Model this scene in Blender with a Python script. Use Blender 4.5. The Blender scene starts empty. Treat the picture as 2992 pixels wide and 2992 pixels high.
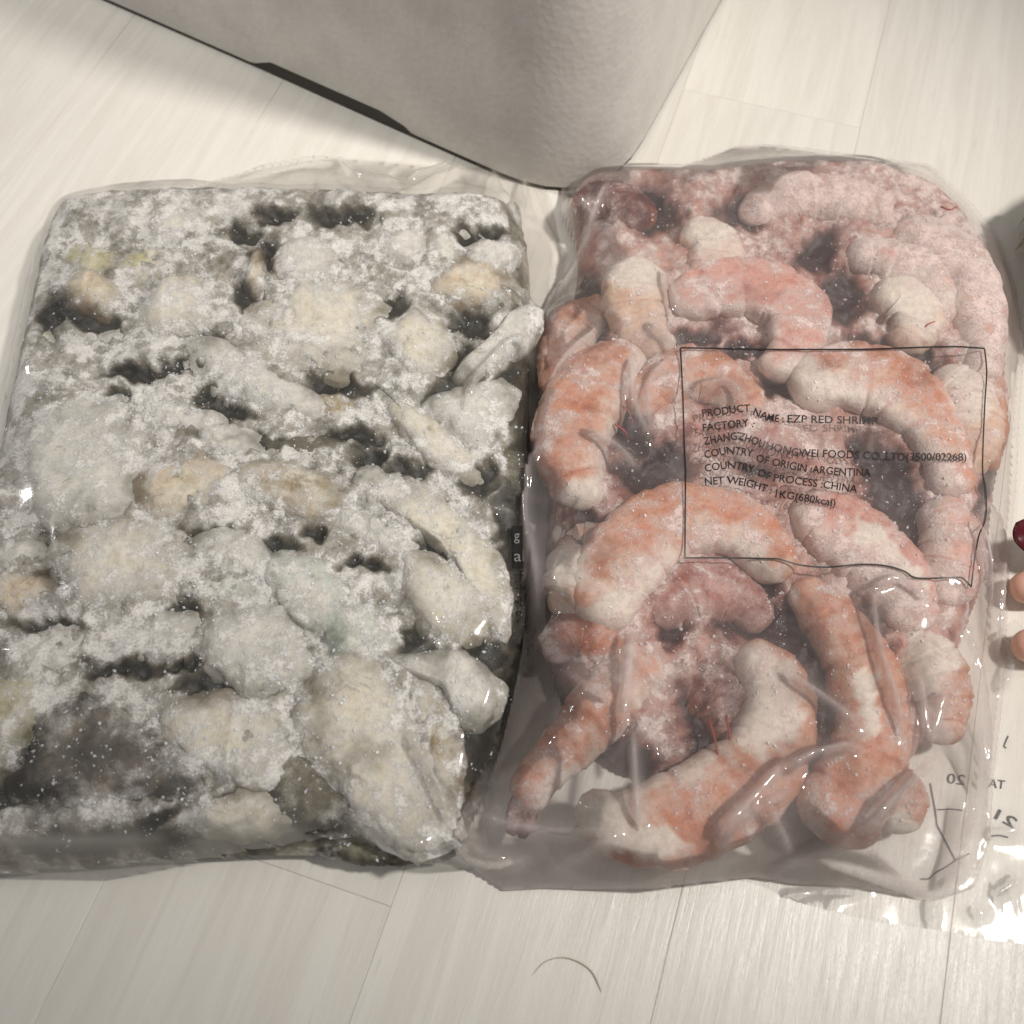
import bpy, bmesh, math, random
import numpy as np
from mathutils import Vector, Matrix, noise
from mathutils.bvhtree import BVHTree

random.seed(7); rng = np.random.default_rng(7)
SC = bpy.context.scene; COL = SC.collection

# ------------------------------------------------------------------ camera
F, DEP, H = 3000.0, 62.0, 0.36
_t = math.radians(DEP)
CAM = np.array([0, -H / math.tan(_t), H]); FWD = -CAM / np.linalg.norm(CAM)
RT = np.array([1.0, 0, 0]); UP = np.cross(RT, FWD)
cd = bpy.data.cameras.new('camera'); cam = bpy.data.objects.new('camera', cd); COL.objects.link(cam)
cam.location = CAM; cam.rotation_euler = (math.radians(90 - DEP), 0, 0)
cd.sensor_width = 36; cd.lens = 36 * F / 2992; cd.clip_start = 0.01; cd.clip_end = 20
cd.dof.use_dof = True; cd.dof.focus_distance = 0.39; cd.dof.aperture_fstop = 11
SC.camera = cam

# ------------------------------------------------------------------ world, lamps, exposure
def S(r, g, b):
    f = lambda c: (c / 255 / 12.92) if c <= 10 else ((c / 255 + .055) / 1.055) ** 2.4
    return (f(r), f(g), f(b), 1)
w = bpy.data.worlds.new('World'); SC.world = w; w.use_nodes = True
w.node_tree.nodes['Background'].inputs[0].default_value = (0.86, 0.85, 0.84, 1)
w.node_tree.nodes['Background'].inputs[1].default_value = 0.36
def lamp(name, kind, loc, target, energy, color, **kw):
    l = bpy.data.lights.new(name, kind); o = bpy.data.objects.new(name, l); COL.objects.link(o)
    o.location = loc; d = Vector(target) - Vector(loc)
    o.rotation_euler = d.to_track_quat('-Z', 'Y').to_euler()
    l.energy = energy; l.color = color
    for k, v in kw.items(): setattr(l, k, v)
    return o
lamp('ceiling_downlight', 'SPOT', (0.72, -0.10, 1.20), (0.05, 0.11, 0), 70, (1, 0.955, 0.89),
     shadow_soft_size=0.055, spot_size=math.radians(35), spot_blend=1.0)  # main lamp; cone falloff added to dim the lower left floor
lamp('left_fill_spot', 'SPOT', (-1.60, 0.76, 1.75), (-0.18, 0.27, 0), 96, (1, 0.97, 0.92),
     shadow_soft_size=0.07, spot_size=math.radians(18), spot_blend=1.0)  # unseen fill lamp, added to brighten the upper left floor
SC.view_settings.view_transform = 'Standard'; SC.view_settings.look = 'None'
SC.view_settings.exposure = 0.0; SC.view_settings.gamma = 1
SC.cycles.use_denoising = True
SC.cycles.transparent_max_bounces = 16; SC.cycles.max_bounces = 8

# ------------------------------------------------------------------ photo point -> place in the room
K = 2992 / 1932.0
def G(px, py, z=0.0):
    d = FWD * F + RT * (px - 1496) - UP * (py - 1496)
    return CAM + d * ((z - CAM[2]) / d[2])
def GD(x, y, z=0.0): return G(x * K, y * K, z)
def PD(P):                                  # world points -> the same units, for colour variation over the food
    Q = np.asarray(P) - CAM; dep = Q @ FWD
    return (1496 + F * (Q @ RT) / dep) / K, (1496 - F * (Q @ UP) / dep) / K

# ------------------------------------------------------------------ helpers
def link(name, me, mat=None, parent=None):
    o = bpy.data.objects.new(name, me); COL.objects.link(o)
    if mat and me: me.materials.append(mat)
    if parent: o.parent = parent
    return o
def mesh(name, V, Fc, mat=None, parent=None, smooth=True, attrs=None):
    me = bpy.data.meshes.new(name); me.from_pydata([tuple(map(float, v)) for v in V], [], [tuple(map(int, f)) for f in Fc])
    if smooth: me.polygons.foreach_set('use_smooth', [True] * len(me.polygons))
    for k, a in (attrs or {}).items():
        at = me.attributes.new(k, 'FLOAT', 'POINT'); at.data.foreach_set('value', np.asarray(a, dtype=np.float32))
    me.update(); return link(name, me, mat, parent)
def tag(o, label=None, cat=None, group=None, kind=None):
    for k, v in (('label', label), ('category', cat), ('group', group), ('kind', kind)):
        if v: o[k] = v
    return o
def empty(name, loc=(0, 0, 0)):
    o = bpy.data.objects.new(name, None); COL.objects.link(o); o.location = loc; o.empty_display_size = .02
    return o
def fbm(P, sc, oct=3, seed=0.0):
    off = Vector((seed * 7.31, seed * 3.7, seed * 1.9)); out = np.empty(len(P))
    for i, p in enumerate(P): out[i] = noise.fractal(Vector(p) * sc + off, 0.9, 2.0, oct)
    return out
def catmull(P, n, closed=False):
    P = np.asarray(P, float); N = len(P)
    if closed: Q = np.vstack([P[-1:], P, P[:2]]); segs = N
    else: Q = np.vstack([2 * P[0] - P[1], P, 2 * P[-1] - P[-2]]); segs = N - 1
    t = np.linspace(0, segs, n, endpoint=not closed); i = np.minimum(t.astype(int), segs - 1); u = (t - i)[:, None]
    a, b, c, d = Q[i], Q[i + 1], Q[i + 2], Q[i + 3]
    return .5 * (2 * b + (c - a) * u + (2 * a - 5 * b + 4 * c - d) * u ** 2 + (3 * b - a - 3 * c + d) * u ** 3)
def in_poly(X, Y, P):
    r = np.zeros(X.shape, bool); n = len(P)
    for i in range(n):
        x0, y0 = P[i]; x1, y1 = P[(i + 1) % n]
        c = (y0 > Y) != (y1 > Y)
        with np.errstate(divide='ignore', invalid='ignore'): r ^= c & (X < (x1 - x0) * (Y - y0) / (y1 - y0) + x0)
    return r
def seg_near(X, Y, P, closed=True):          # distance to a polyline and the nearest point on it
    best = np.full(X.shape, 1e9); BX = X.copy(); BY = Y.copy(); n = len(P)
    for i in range(n if closed else n - 1):
        x0, y0 = P[i]; x1, y1 = P[(i + 1) % n]; dx, dy = x1 - x0, y1 - y0
        t = np.clip(((X - x0) * dx + (Y - y0) * dy) / (dx * dx + dy * dy + 1e-15), 0, 1)
        qx, qy = x0 + t * dx, y0 + t * dy; d = np.hypot(X - qx, Y - qy); m = d < best
        best[m] = d[m]; BX[m] = qx[m]; BY[m] = qy[m]
    return best, BX, BY
class Field:                                  # a sheet over a closed outline, sampled on a square grid
    def __init__(s, poly, res):
        s.poly = poly = np.asarray(poly); s.res = res
        s.x = np.arange(poly[:, 0].min() - 2 * res, poly[:, 0].max() + 2 * res, res)
        s.y = np.arange(poly[:, 1].min() - 2 * res, poly[:, 1].max() + 2 * res, res)
        s.X, s.Y = np.meshgrid(s.x, s.y); s.ins = in_poly(s.X, s.Y, poly)
        s.d, s.bx, s.by = seg_near(s.X, s.Y, poly); s.Z = np.zeros_like(s.X)
    def cells(s):
        c = s.ins[:-1, :-1].astype(int) + s.ins[1:, :-1] + s.ins[:-1, 1:] + s.ins[1:, 1:]
        return c >= 3
    def at(s, x, y):
        fx = np.clip((np.asarray(x) - s.x[0]) / s.res, 0, len(s.x) - 1.001); fy = np.clip((np.asarray(y) - s.y[0]) / s.res, 0, len(s.y) - 1.001)
        i, j = fx.astype(int), fy.astype(int); u, v = fx - i, fy - j
        return (s.Z[j, i] * (1 - u) + s.Z[j, i + 1] * u) * (1 - v) + (s.Z[j + 1, i] * (1 - u) + s.Z[j + 1, i + 1] * u) * v
    def build(s, name, mat, parent=None, attrs=None):
        c = s.cells(); ny, nx = s.X.shape
        use = np.zeros((ny, nx), bool); use[:-1, :-1] |= c; use[1:, :-1] |= c; use[:-1, 1:] |= c; use[1:, 1:] |= c
        full = np.zeros((ny, nx), int); full[:-1, :-1] += c; full[1:, :-1] += c; full[:-1, 1:] += c; full[1:, 1:] += c
        edge = use & (full < 4)
        X, Y = s.X.copy(), s.Y.copy(); X[edge] = s.bx[edge]; Y[edge] = s.by[edge]
        idx = -np.ones((ny, nx), int); idx[use] = np.arange(use.sum())
        j, i = np.nonzero(c)
        Fc = np.stack([idx[j, i], idx[j, i + 1], idx[j + 1, i + 1], idx[j + 1, i]], 1)
        return mesh(name, np.stack([X[use], Y[use], s.Z[use]], 1), Fc, mat, parent, True, {k: a[use] for k, a in (attrs or {}).items()})

# ------------------------------------------------------------------ materials
def material(name):
    m = bpy.data.materials.new(name); m.use_nodes = True; nt = m.node_tree; nt.nodes.clear()
    out = nt.nodes.new('ShaderNodeOutputMaterial'); return m, nt, out
class N:
    def __init__(s, nt): s.nt = nt
    def __call__(s, typ, **kw):
        n = s.nt.nodes.new('ShaderNode' + typ)
        for k, v in kw.items():
            if k.startswith('i_'):
                key = k[2:]; key = int(key) if key.isdigit() else key.replace('_', ' ')
                s.put(n.inputs[key], v)
            else: setattr(n, k, v)
        return n
    def put(s, inp, v):
        if isinstance(v, bpy.types.NodeSocket): s.nt.links.new(v, inp)
        else: inp.default_value = v
    def math(s, op, a, b=0.0, c=None, clamp=False):
        n = s('Math', operation=op, use_clamp=clamp); s.put(n.inputs[0], a); s.put(n.inputs[1], b)
        if c is not None: s.put(n.inputs[2], c)
        return n.outputs[0]
    def mix(s, f, a, b):
        n = s('Mix', data_type='RGBA'); s.put(n.inputs[0], f); s.put(n.inputs[6], a); s.put(n.inputs[7], b); return n.outputs[2]
    def ramp(s, v, lo, hi, a=0.0, b=1.0):
        n = s('MapRange', interpolation_type='SMOOTHSTEP'); s.put(n.inputs[0], v)
        for k, q in ((1, lo), (2, hi), (3, a), (4, b)): s.put(n.inputs[k], q)
        return n.outputs[0]
    def noise(s, vec, scale, detail=3, rough=.55, dist=0.0):
        n = s('TexNoise'); s.put(n.inputs['Vector'], vec); n.inputs['Scale'].default_value = scale
        n.inputs['Detail'].default_value = detail; n.inputs['Roughness'].default_value = rough; n.inputs['Distortion'].default_value = dist
        return n.outputs['Fac']
    def attr(s, name): return s('Attribute', attribute_name=name).outputs['Fac']

FROST = (0.84, 0.82, 0.785, 1)
def food(name, cols, deep, bias=0.0, sss=.25, rough=.35, frostcol=FROST, second=None, stain=.7, stcol=S(122, 110, 84)):
    if second: stain, stcol = .30, S(150, 84, 66)
    """flesh or frozen juice under a coat of granular frost; attributes: rim, dark, frost, tone"""
    m, nt, out = material(name); n = N(nt)
    pos = n('NewGeometry').outputs['Position']
    rim, dark, fr, tone = (n.attr(a) for a in ('rim', 'dark', 'frost', 'tone')); band = n.attr('band')
    a = n.noise(pos, 90, 4, .6, .6); b = n.noise(pos, 260, 5, .65)
    base = n.mix(n.ramp(a, .38, .62), cols[0], cols[1])
    base = n.mix(n.math('MULTIPLY', n.ramp(b, .5, .72), .55), base, cols[2])
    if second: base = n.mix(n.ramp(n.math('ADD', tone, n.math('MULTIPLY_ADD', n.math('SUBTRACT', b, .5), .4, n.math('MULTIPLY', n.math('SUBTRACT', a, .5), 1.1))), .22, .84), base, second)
    base = n.mix(n.math('MULTIPLY', n.ramp(n.noise(pos, 62, 5, .68, 1.6), .56, .70), stain), base, stcol)
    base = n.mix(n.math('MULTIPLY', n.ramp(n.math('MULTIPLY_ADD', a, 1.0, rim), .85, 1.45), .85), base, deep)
    if second: base = n.mix(n.math('MULTIPLY', band, n.ramp(b, .35, .65, .15, .6)), base, S(166, 84, 62))
    base = n.mix(n.math('MULTIPLY', dark, 1.0, clamp=True), base, deep)
    mo = n('VectorMath', operation='SCALE'); n.put(mo.inputs[0], base); n.put(mo.inputs['Scale'], n.ramp(n.noise(pos, 420, 4, .7), .3, .7, .80, 1.06)); base = mo.outputs[0]
    # frost: big drifts broken up into fine grains
    big = n.noise(pos, 55, 4, .6, .8); mid = n.noise(pos, 165, 5, .68); fine = n.noise(pos, 1150, 3, .75)
    v = n.math('MULTIPLY_ADD', big, 1.7, n.math('MULTIPLY_ADD', mid, 1.65, n.math('MULTIPLY', fine, .55)))
    v = n.math('ADD', v, n.math('ADD', n.math('MULTIPLY', fr, 1.0), bias))
    v = n.math('SUBTRACT', v, n.math('MULTIPLY', dark, .95))
    mask = n.ramp(v, 1.90, 2.16)
    veil = n.math('MULTIPLY', n.ramp(v, 1.5, 2.2), .5)
    base = n.mix(veil, base, frostcol)
    grain = n.ramp(n.math('MULTIPLY_ADD', mid, .6, n.math('MULTIPLY', fine, .7)), .45, .85, .55, 1.05)
    fc = n('VectorMath', operation='SCALE'); n.put(fc.inputs[0], frostcol[:3]); n.put(fc.inputs['Scale'], grain)
    colr = n.mix(mask, base, fc.outputs[0])
    p = n('BsdfPrincipled'); n.put(p.inputs['Base Color'], colr)
    n.put(p.inputs['Roughness'], n.ramp(mask, 0, 1, rough + .12, .8)); n.put(p.inputs['Specular IOR Level'], n.ramp(mask, 0, 1, .4, .15))
    p.inputs['Subsurface Weight'].default_value = sss; p.inputs['Subsurface Radius'].default_value = (1.0, .7, .5); p.inputs['Subsurface Scale'].default_value = .0035
    h = n.math('MULTIPLY_ADD', mask, .55, n.math('MULTIPLY_ADD', fine, .5, n.math('MULTIPLY', mid, .6)))
    bp = n('Bump'); bp.inputs['Strength'].default_value = .6; bp.inputs['Distance'].default_value = .0010; n.put(bp.inputs['Height'], h)
    n.put(p.inputs['Normal'], bp.outputs[0]); nt.links.new(p.outputs[0], out.inputs[0]); return m

def film_mat(name, haze, tint, rough=.09, seam=0.0, fold_haze_glint=.2):
    m, nt, out = material(name); n = N(nt); pos = n('NewGeometry').outputs['Position']
    tr = n('BsdfTransparent'); tr.inputs[0].default_value = (.975, .97, .97, 1)
    gl = n('BsdfGlossy'); gl.inputs['Color'].default_value = (1, 1, 1, 1); gl.inputs['Roughness'].default_value = rough
    bp = n('Bump'); bp.inputs['Strength'].default_value = .10; bp.inputs['Distance'].default_value = .0004
    n.put(bp.inputs['Height'], n.noise(pos, 140, 3, .5, 1.2)); n.put(gl.inputs['Normal'], bp.outputs[0])
    df = n('BsdfDiffuse'); df.inputs[0].default_value = tint; n.put(df.inputs['Normal'], bp.outputs[0])
    tl = n('BsdfTranslucent'); tl.inputs[0].default_value = tint
    dm = n('MixShader'); dm.inputs[0].default_value = .5; nt.links.new(df.outputs[0], dm.inputs[1]); nt.links.new(tl.outputs[0], dm.inputs[2])
    lw = n('LayerWeight'); lw.inputs['Blend'].default_value = .25
    hz = n.math('MULTIPLY', n.ramp(n.noise(pos, 55, 4, .6, .8), .3, .75, .55, 1.35), haze)
    hz = n.math('ADD', hz, n.math('MULTIPLY', lw.outputs['Facing'], haze * .6))
    hz = n.math('ADD', hz, n.math('MULTIPLY', n.attr('fold'), fold_haze_glint), clamp=True)  # doubled film at creases, plus crease glints painted in as milky white
    a = n('MixShader'); n.put(a.inputs[0], hz); nt.links.new(tr.outputs[0], a.inputs[1]); nt.links.new(dm.outputs[0], a.inputs[2])
    fn = n('Fresnel'); fn.inputs[0].default_value = 1.5
    b = n('MixShader'); n.put(b.inputs[0], n.math('MULTIPLY', fn.outputs[0], seam, clamp=True)); nt.links.new(a.outputs[0], b.inputs[1]); nt.links.new(gl.outputs[0], b.inputs[2])
    nt.links.new(b.outputs[0], out.inputs[0]); return m

def plain(name, col, rough=.5, sss=0.0, spec=.5):
    m, nt, out = material(name); n = N(nt); p = n('BsdfPrincipled')
    p.inputs['Base Color'].default_value = col; p.inputs['Roughness'].default_value = rough; p.inputs['Specular IOR Level'].default_value = spec
    p.inputs['Subsurface Weight'].default_value = sss; p.inputs['Subsurface Radius'].default_value = (1, .5, .3); p.inputs['Subsurface Scale'].default_value = .004
    nt.links.new(p.outputs[0], out.inputs[0]); return m

def floor_mat():
    m, nt, out = material('whitewashed_laminate'); n = N(nt)
    co = n('TexCoord').outputs['Object']; rnd = n('ObjectInfo').outputs['Random']
    mp = n('Mapping'); n.put(mp.inputs[0], co); mp.inputs['Scale'].default_value = (1, 16, 1)
    off = n('CombineXYZ'); n.put(off.inputs[0], n.math('MULTIPLY', rnd, 13)); n.put(off.inputs[1], n.math('MULTIPLY', rnd, 31)); n.put(mp.inputs[1], off.outputs[0])
    v = mp.outputs[0]
    a = n.noise(v, 7, 5, .6, 1.0); b = n.noise(v, 34, 5, .65, .6); c = n.noise(v, 150, 3, .7)
    base = n.mix(n.ramp(a, .32, .68), S(229, 225, 217), S(220, 215, 206))
    base = n.mix(n.math('MULTIPLY', n.ramp(b, .56, .74), .4), base, S(201, 194, 183))
    base = n.mix(n.math('MULTIPLY', n.ramp(c, .55, .75), .2), base, S(196, 189, 178))
    tint = n.ramp(rnd, 0, 1, .97, 1.02); sc = n('VectorMath', operation='SCALE'); n.put(sc.inputs[0], base); n.put(sc.inputs['Scale'], tint)
    p = n('BsdfPrincipled'); n.put(p.inputs['Base Color'], sc.outputs[0]); n.put(p.inputs['Roughness'], n.ramp(b, .3, .8, .26, .4))
    bp = n('Bump'); bp.inputs['Strength'].default_value = .35; bp.inputs['Distance'].default_value = .0004
    n.put(bp.inputs['Height'], n.math('MULTIPLY_ADD', c, .6, b)); n.put(p.inputs['Normal'], bp.outputs[0])
    nt.links.new(p.outputs[0], out.inputs[0]); return m
def foam_mat():
    m, nt, out = material('white_polystyrene'); n = N(nt); co = n('TexCoord').outputs['Object']
    vo = n('TexVoronoi'); n.put(vo.inputs['Vector'], co); vo.inputs['Scale'].default_value = 300
    a = n.noise(co, 30, 4, .6); base = n.mix(n.ramp(a, .35, .7), S(214, 210, 204), S(202, 197, 191))
    base = n.mix(n.math('MULTIPLY', n.ramp(n.noise(co, 75, 3, .5), .66, .78), .35), base, S(176, 170, 165))
    p = n('BsdfPrincipled'); n.put(p.inputs['Base Color'], base); p.inputs['Roughness'].default_value = .6
    bp = n('Bump'); bp.inputs['Strength'].default_value = .25; bp.inputs['Distance'].default_value = .0006
    n.put(bp.inputs['Height'], n.math('MULTIPLY_ADD', a, 1.5, vo.outputs['Distance'])); n.put(p.inputs['Normal'], bp.outputs[0])
    nt.links.new(p.outputs[0], out.inputs[0]); return m

M_FLOOR, M_FOAM = floor_mat(), foam_mat()
INK = plain('black_ink', (.006, .006, .007, 1), .45); INKG = plain('grey_ink', (.03, .03, .032, 1), .5); WHITEINK = plain('white_ink', (.2, .2, .2, 1), .5)

# ------------------------------------------------------------------ floor of planks
TH = math.radians(72); AX = np.array([math.cos(TH), math.sin(TH)]); AY = np.array([math.sin(TH), -math.cos(TH)])
fl = mesh('floor', [(-1.2, -1.0, -.010), (1.2, -1.0, -.010), (1.2, 1.6, -.010), (-1.2, 1.6, -.010)], [(0, 1, 2, 3)], plain('dark_subfloor', (.22, .20, .18, 1), .8), smooth=False)
tag(fl, kind='structure')
def plank(s0, s1, o0, o1):
    g, c, z = .00004, .00022, .008
    L, W = (s1 - s0) / 2 - g, (o1 - o0) / 2 - g
    V = []; 
    for zz, ins in ((-z, 0), (-c * .7, 0), (0, c)):
        V += [(-L + ins, -W + ins, zz), (L - ins, -W + ins, zz), (L - ins, W - ins, zz), (-L + ins, W - ins, zz)]
    Fc = [(8, 9, 10, 11)]
    for k in (0, 4):
        for i in range(4): Fc.append((k + i, k + (i + 1) % 4, k + 4 + (i + 1) % 4, k + 4 + i))
    o = mesh('plank', V, Fc, M_FLOOR, fl, False)
    cc = AX * (s0 + s1) / 2 + AY * (o0 + o1) / 2
    o.location = (cc[0], cc[1], 0); o.rotation_euler = (0, 0, TH)
    # local +Y must run along -AY's partner: width is symmetric, nothing else to do
seams = [-.28 - .0945 * k for k in range(6, 0, -1)] + [-.285, -.1885, -.0865, .0075, .0975, .184] + [.184 + .0945 * k for k in range(1, 6)]
joints = {(-.0865): [-.1525], (.0075): [.2585]}
for a, b in zip(seams[:-1], seams[1:]):
    js = joints.get(round(a, 4)); st = js[0] if js else random.uniform(-.245, -.232)
    ss = sorted({round(st + (.80 if js else .64) * k, 4) for k in range(-2, 4)})
    for s0, s1 in zip(ss[:-1], ss[1:]):
        if s1 > -.6 and s0 < 1.0: plank(s0, s1, a, b)

# ------------------------------------------------------------------ polystyrene box behind
def foam_box():
    d1 = np.array([-.856, .517]); c0 = np.array([.0413, .1540])          # along the near face, to the left
    d2 = np.array([.415, .910])
    Lx, Ly, r, Hh = .40, .30, .056, .24
    P = []
    for (cx, a, b) in ((c0, d1, d2), (c0 + d1 * Lx, d2, -d1), (c0 + d1 * Lx + d2 * Ly, -d1, -d2), (c0 + d2 * Ly, -d2, d1)):
        for u in np.linspace(0, 1, 9):   # rounded corner from side b to side a
            P.append((1 - u) ** 2 * (cx + b * r) + 2 * u * (1 - u) * cx + u ** 2 * (cx + a * r))
    P = np.array(P); n = len(P)
    # one long run of extra points on the near face so that the hand slot can be cut
    i0 = 8; run = [P[i0] + (P[i0 + 1] - P[i0]) * t for t in np.linspace(0, 1, 82)[1:-1]]
    P = np.vstack([P[:i0 + 1], run, P[i0 + 1:]]); n = len(P)
    cen = P.mean(0)
    A, B = G(750, 215)[:2], G(1185, 395)[:2]
    ta, tb = (A - c0) @ d1, (B - c0) @ d1; lo, hi = min(ta, tb), max(ta, tb)
    root = empty('foam_box', (cen[0], cen[1], 0))
    tag(root, 'large white polystyrene box with a slot under its rim standing behind both bags', 'box')
    V = []; rows = [(0, .0022), (1, .0), (1, .0), (1, .0)]
    zs = [.0026, .0056, .025, Hh]
    for k in range(4):
        for p in P:
            t = (p - c0) @ d1; face = abs((p - c0) @ np.array([-d1[1], d1[0]])) < .002
            s = 1 / (1 + math.exp(-(t - lo) / .0012)) * 1 / (1 + math.exp((t - hi) / .0012)) if face else 0
            lift = .0058 * s; ins = (.0003 if k == 0 else 0)
            q = p + (cen - p) / np.linalg.norm(cen - p) * ins
            V.append((q[0] - cen[0], q[1] - cen[1], zs[k] + (lift if k < 2 else 0)))
    Fc = [(k * n + i, k * n + (i + 1) % n, (k + 1) * n + (i + 1) % n, (k + 1) * n + i) for k in range(3) for i in range(n)]
    Fc.append(tuple(range(3 * n, 4 * n))); Fc.append(tuple(reversed(range(n))))
    o = mesh('body', V, Fc, M_FOAM, root)
    for p in o.data.polygons:
        if len(p.vertices) > 4: p.use_smooth = False
    m = o.modifiers.new('edge', 'EDGE_SPLIT'); m.split_angle = math.radians(40)
    # strip under the body, coloured dark to paint the shadow gap there
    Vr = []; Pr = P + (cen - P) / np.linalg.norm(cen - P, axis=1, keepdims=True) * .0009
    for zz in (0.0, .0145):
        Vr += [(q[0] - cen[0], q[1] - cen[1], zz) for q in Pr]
    mesh('gap_shade_strip', Vr, [(i, (i + 1) % n, n + (i + 1) % n, n + i) for i in range(n)], plain('painted_gap_shade', (.045, .038, .030, 1), .7), root, False)
    # lid on top
    Vl = []
    for zz, ins in ((Hh + .0015, .0), (Hh + .03, .0), (Hh + .034, .004)):
        Vl += [(q[0] - cen[0], q[1] - cen[1], zz) for q in (P + (cen - P) * ins * 5)]
    mesh('lid', Vl, [(k * n + i, k * n + (i + 1) % n, (k + 1) * n + (i + 1) % n, (k + 1) * n + i) for k in range(2) for i in range(n)] + [tuple(range(2 * n, 3 * n))], M_FOAM, root, False)
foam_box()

# ------------------------------------------------------------------ frozen food
CONTENT = {'L': [], 'R': []}
SPOT = .94
def dark_at(P, spots):
    x, y = PD(P); v = np.zeros(len(x))
    x, y = x + 8 * np.sin(y * .055 + 1.7 * np.sin(x * .037)) + 5 * np.sin(y * .17 + x * .10), y + 7 * np.sin(x * .06 + 1.5 * np.sin(y * .045)) + 4 * np.sin(x * .19 - y * .12)
    for s in spots:
        cx, cy, rx, ry = s[:4]; k_ = SPOT if spots is DARK_L else 1.12; rx, ry = rx * k_, ry * k_; a = math.radians(s[4]) if len(s) > 4 else 0
        dx, dy = x - cx, y - cy; u = (dx * math.cos(a) + dy * math.sin(a)) / rx; q = (-dx * math.sin(a) + dy * math.cos(a)) / ry
        v = np.maximum(v, np.exp(-(u * u + q * q) ** 1.5 * .8))
    return v
WHITE_R = [(1148, 1185, 58, 50), (1455, 1335, 52, 70), (1112, 1515, 66, 40, 30), (1200, 1590, 90, 24, 5), (1110, 945, 60, 34, -20), (1512, 725, 54, 46), (1715, 565, 60, 54), (1335, 430, 44, 36), (1195, 500, 52, 46), (1060, 1060, 44, 50), (1760, 1235, 50, 46), (1440, 1270, 40, 30), (1830, 720, 40, 60), (1690, 1060, 60, 16, 40), (1640, 1000, 30, 20), (1700, 1570, 30, 30), (1640, 1320, 20, 60)]
def keep(o, side): CONTENT[side].append(o); return o

DARK_L = [(998, 960, 34, 300), (972, 1340, 34, 180, 6), (380, 640, 40, 22), (100, 590, 24, 40), (460, 560, 30, 24), (620, 730, 60, 20), (260, 700, 60, 14), (520, 1030, 60, 14), (770, 880, 40, 16), (380, 1005, 44, 14), (90, 1180, 70, 12), (230, 1260, 70, 16), (640, 1210, 24, 40), (600, 1320, 22, 60), (330, 1480, 60, 22), (60, 1420, 40, 60), (860, 680, 40, 20, -30), (450, 440, 30, 14), (900, 440, 50, 16), (700, 900, 50, 12), (500, 475, 28, 26), (740, 580, 26, 24), (890, 605, 40, 30, -30), (640, 718, 55, 16, 12), (860, 728, 60, 22, -25), (695, 862, 26, 30),  # first two: dark liquor plus painted shade of the gap between bags
          (905, 905, 30, 34, 40), (250, 905, 12, 22), (262, 935, 26, 14, 20), (218, 745, 22, 14), (812, 1038, 42, 24, 35), (785, 1215, 26, 34, 50), (890, 1222, 34, 24),
          (925, 1235, 30, 40), (905, 1400, 40, 90, 10), (935, 1330, 24, 60), (820, 1250, 24, 60, -30), (400, 1290, 58, 34), (345, 1258, 50, 10, -14), (470, 1302, 46, 12),
          (190, 1420, 90, 36), (40, 1490, 70, 30), (270, 1560, 80, 16, -28), (570, 1560, 90, 22, 10), (420, 772, 60, 14, 15), (150, 582, 40, 26, 30), (118, 1012, 36, 26), (380, 738, 30, 16),
          (590, 1000, 26, 12, 40), (690, 1060, 40, 12), (350, 1150, 40, 20, -10), (960, 740, 24, 60), (955, 1000, 24, 90), (700, 1420, 36, 30), (640, 405, 60, 20), (520, 400, 30, 20), (560, 1180, 40, 14, 20),
          (330, 690, 50, 16), (190, 610, 40, 18, 30), (670, 820, 60, 14, 5), (480, 830, 90, 10, 5), (470, 1500, 60, 14), (90, 1090, 30, 16), (150, 1590, 120, 24), (420, 1590, 120, 20)]
DARK_R = [(1300, 640, 60, 16, -20), (1000, 900, 20, 60), (1200, 900, 40, 30, 30), (1560, 680, 40, 18), (1420, 560, 40, 16), (1860, 900, 14, 60), (1010, 1300, 30, 60, 20), (1200, 1440, 24, 40), (1400, 1440, 40, 24), (1490, 1280, 30, 60), (1580, 960, 40, 14, 30), (1270, 1180, 30, 30), (1640, 860, 40, 20, 40), (1110, 560, 30, 40, 30), (1235, 390, 40, 40), (1545, 470, 44, 30, -30), (1585, 560, 34, 50, -20), (1190, 815, 34, 44, -30), (1110, 985, 34, 30), (1370, 735, 40, 26), (1640, 650, 50, 20), (1480, 725, 34, 22),
          (1450, 860, 60, 30), (1690, 930, 46, 110, -25), (1740, 690, 34, 44), (1510, 1195, 60, 60, 30), (1420, 1170, 60, 34), (1130, 1395, 44, 50, 30), (1350, 1340, 60, 60), (1080, 1170, 40, 50), (1130, 1050, 30, 30),
          (1450, 1080, 30, 40), (1340, 1370, 40, 50), (1560, 1300, 40, 70), (1120, 640, 30, 44, 30), (1490, 1420, 40, 40), (1400, 400, 40, 26), (1640, 1180, 26, 50, -30), (1740, 1280, 24, 50), (1060, 1350, 30, 50), (1390, 660, 60, 16), (1250, 870, 50, 40), (1600, 1450, 24, 40)]

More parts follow.
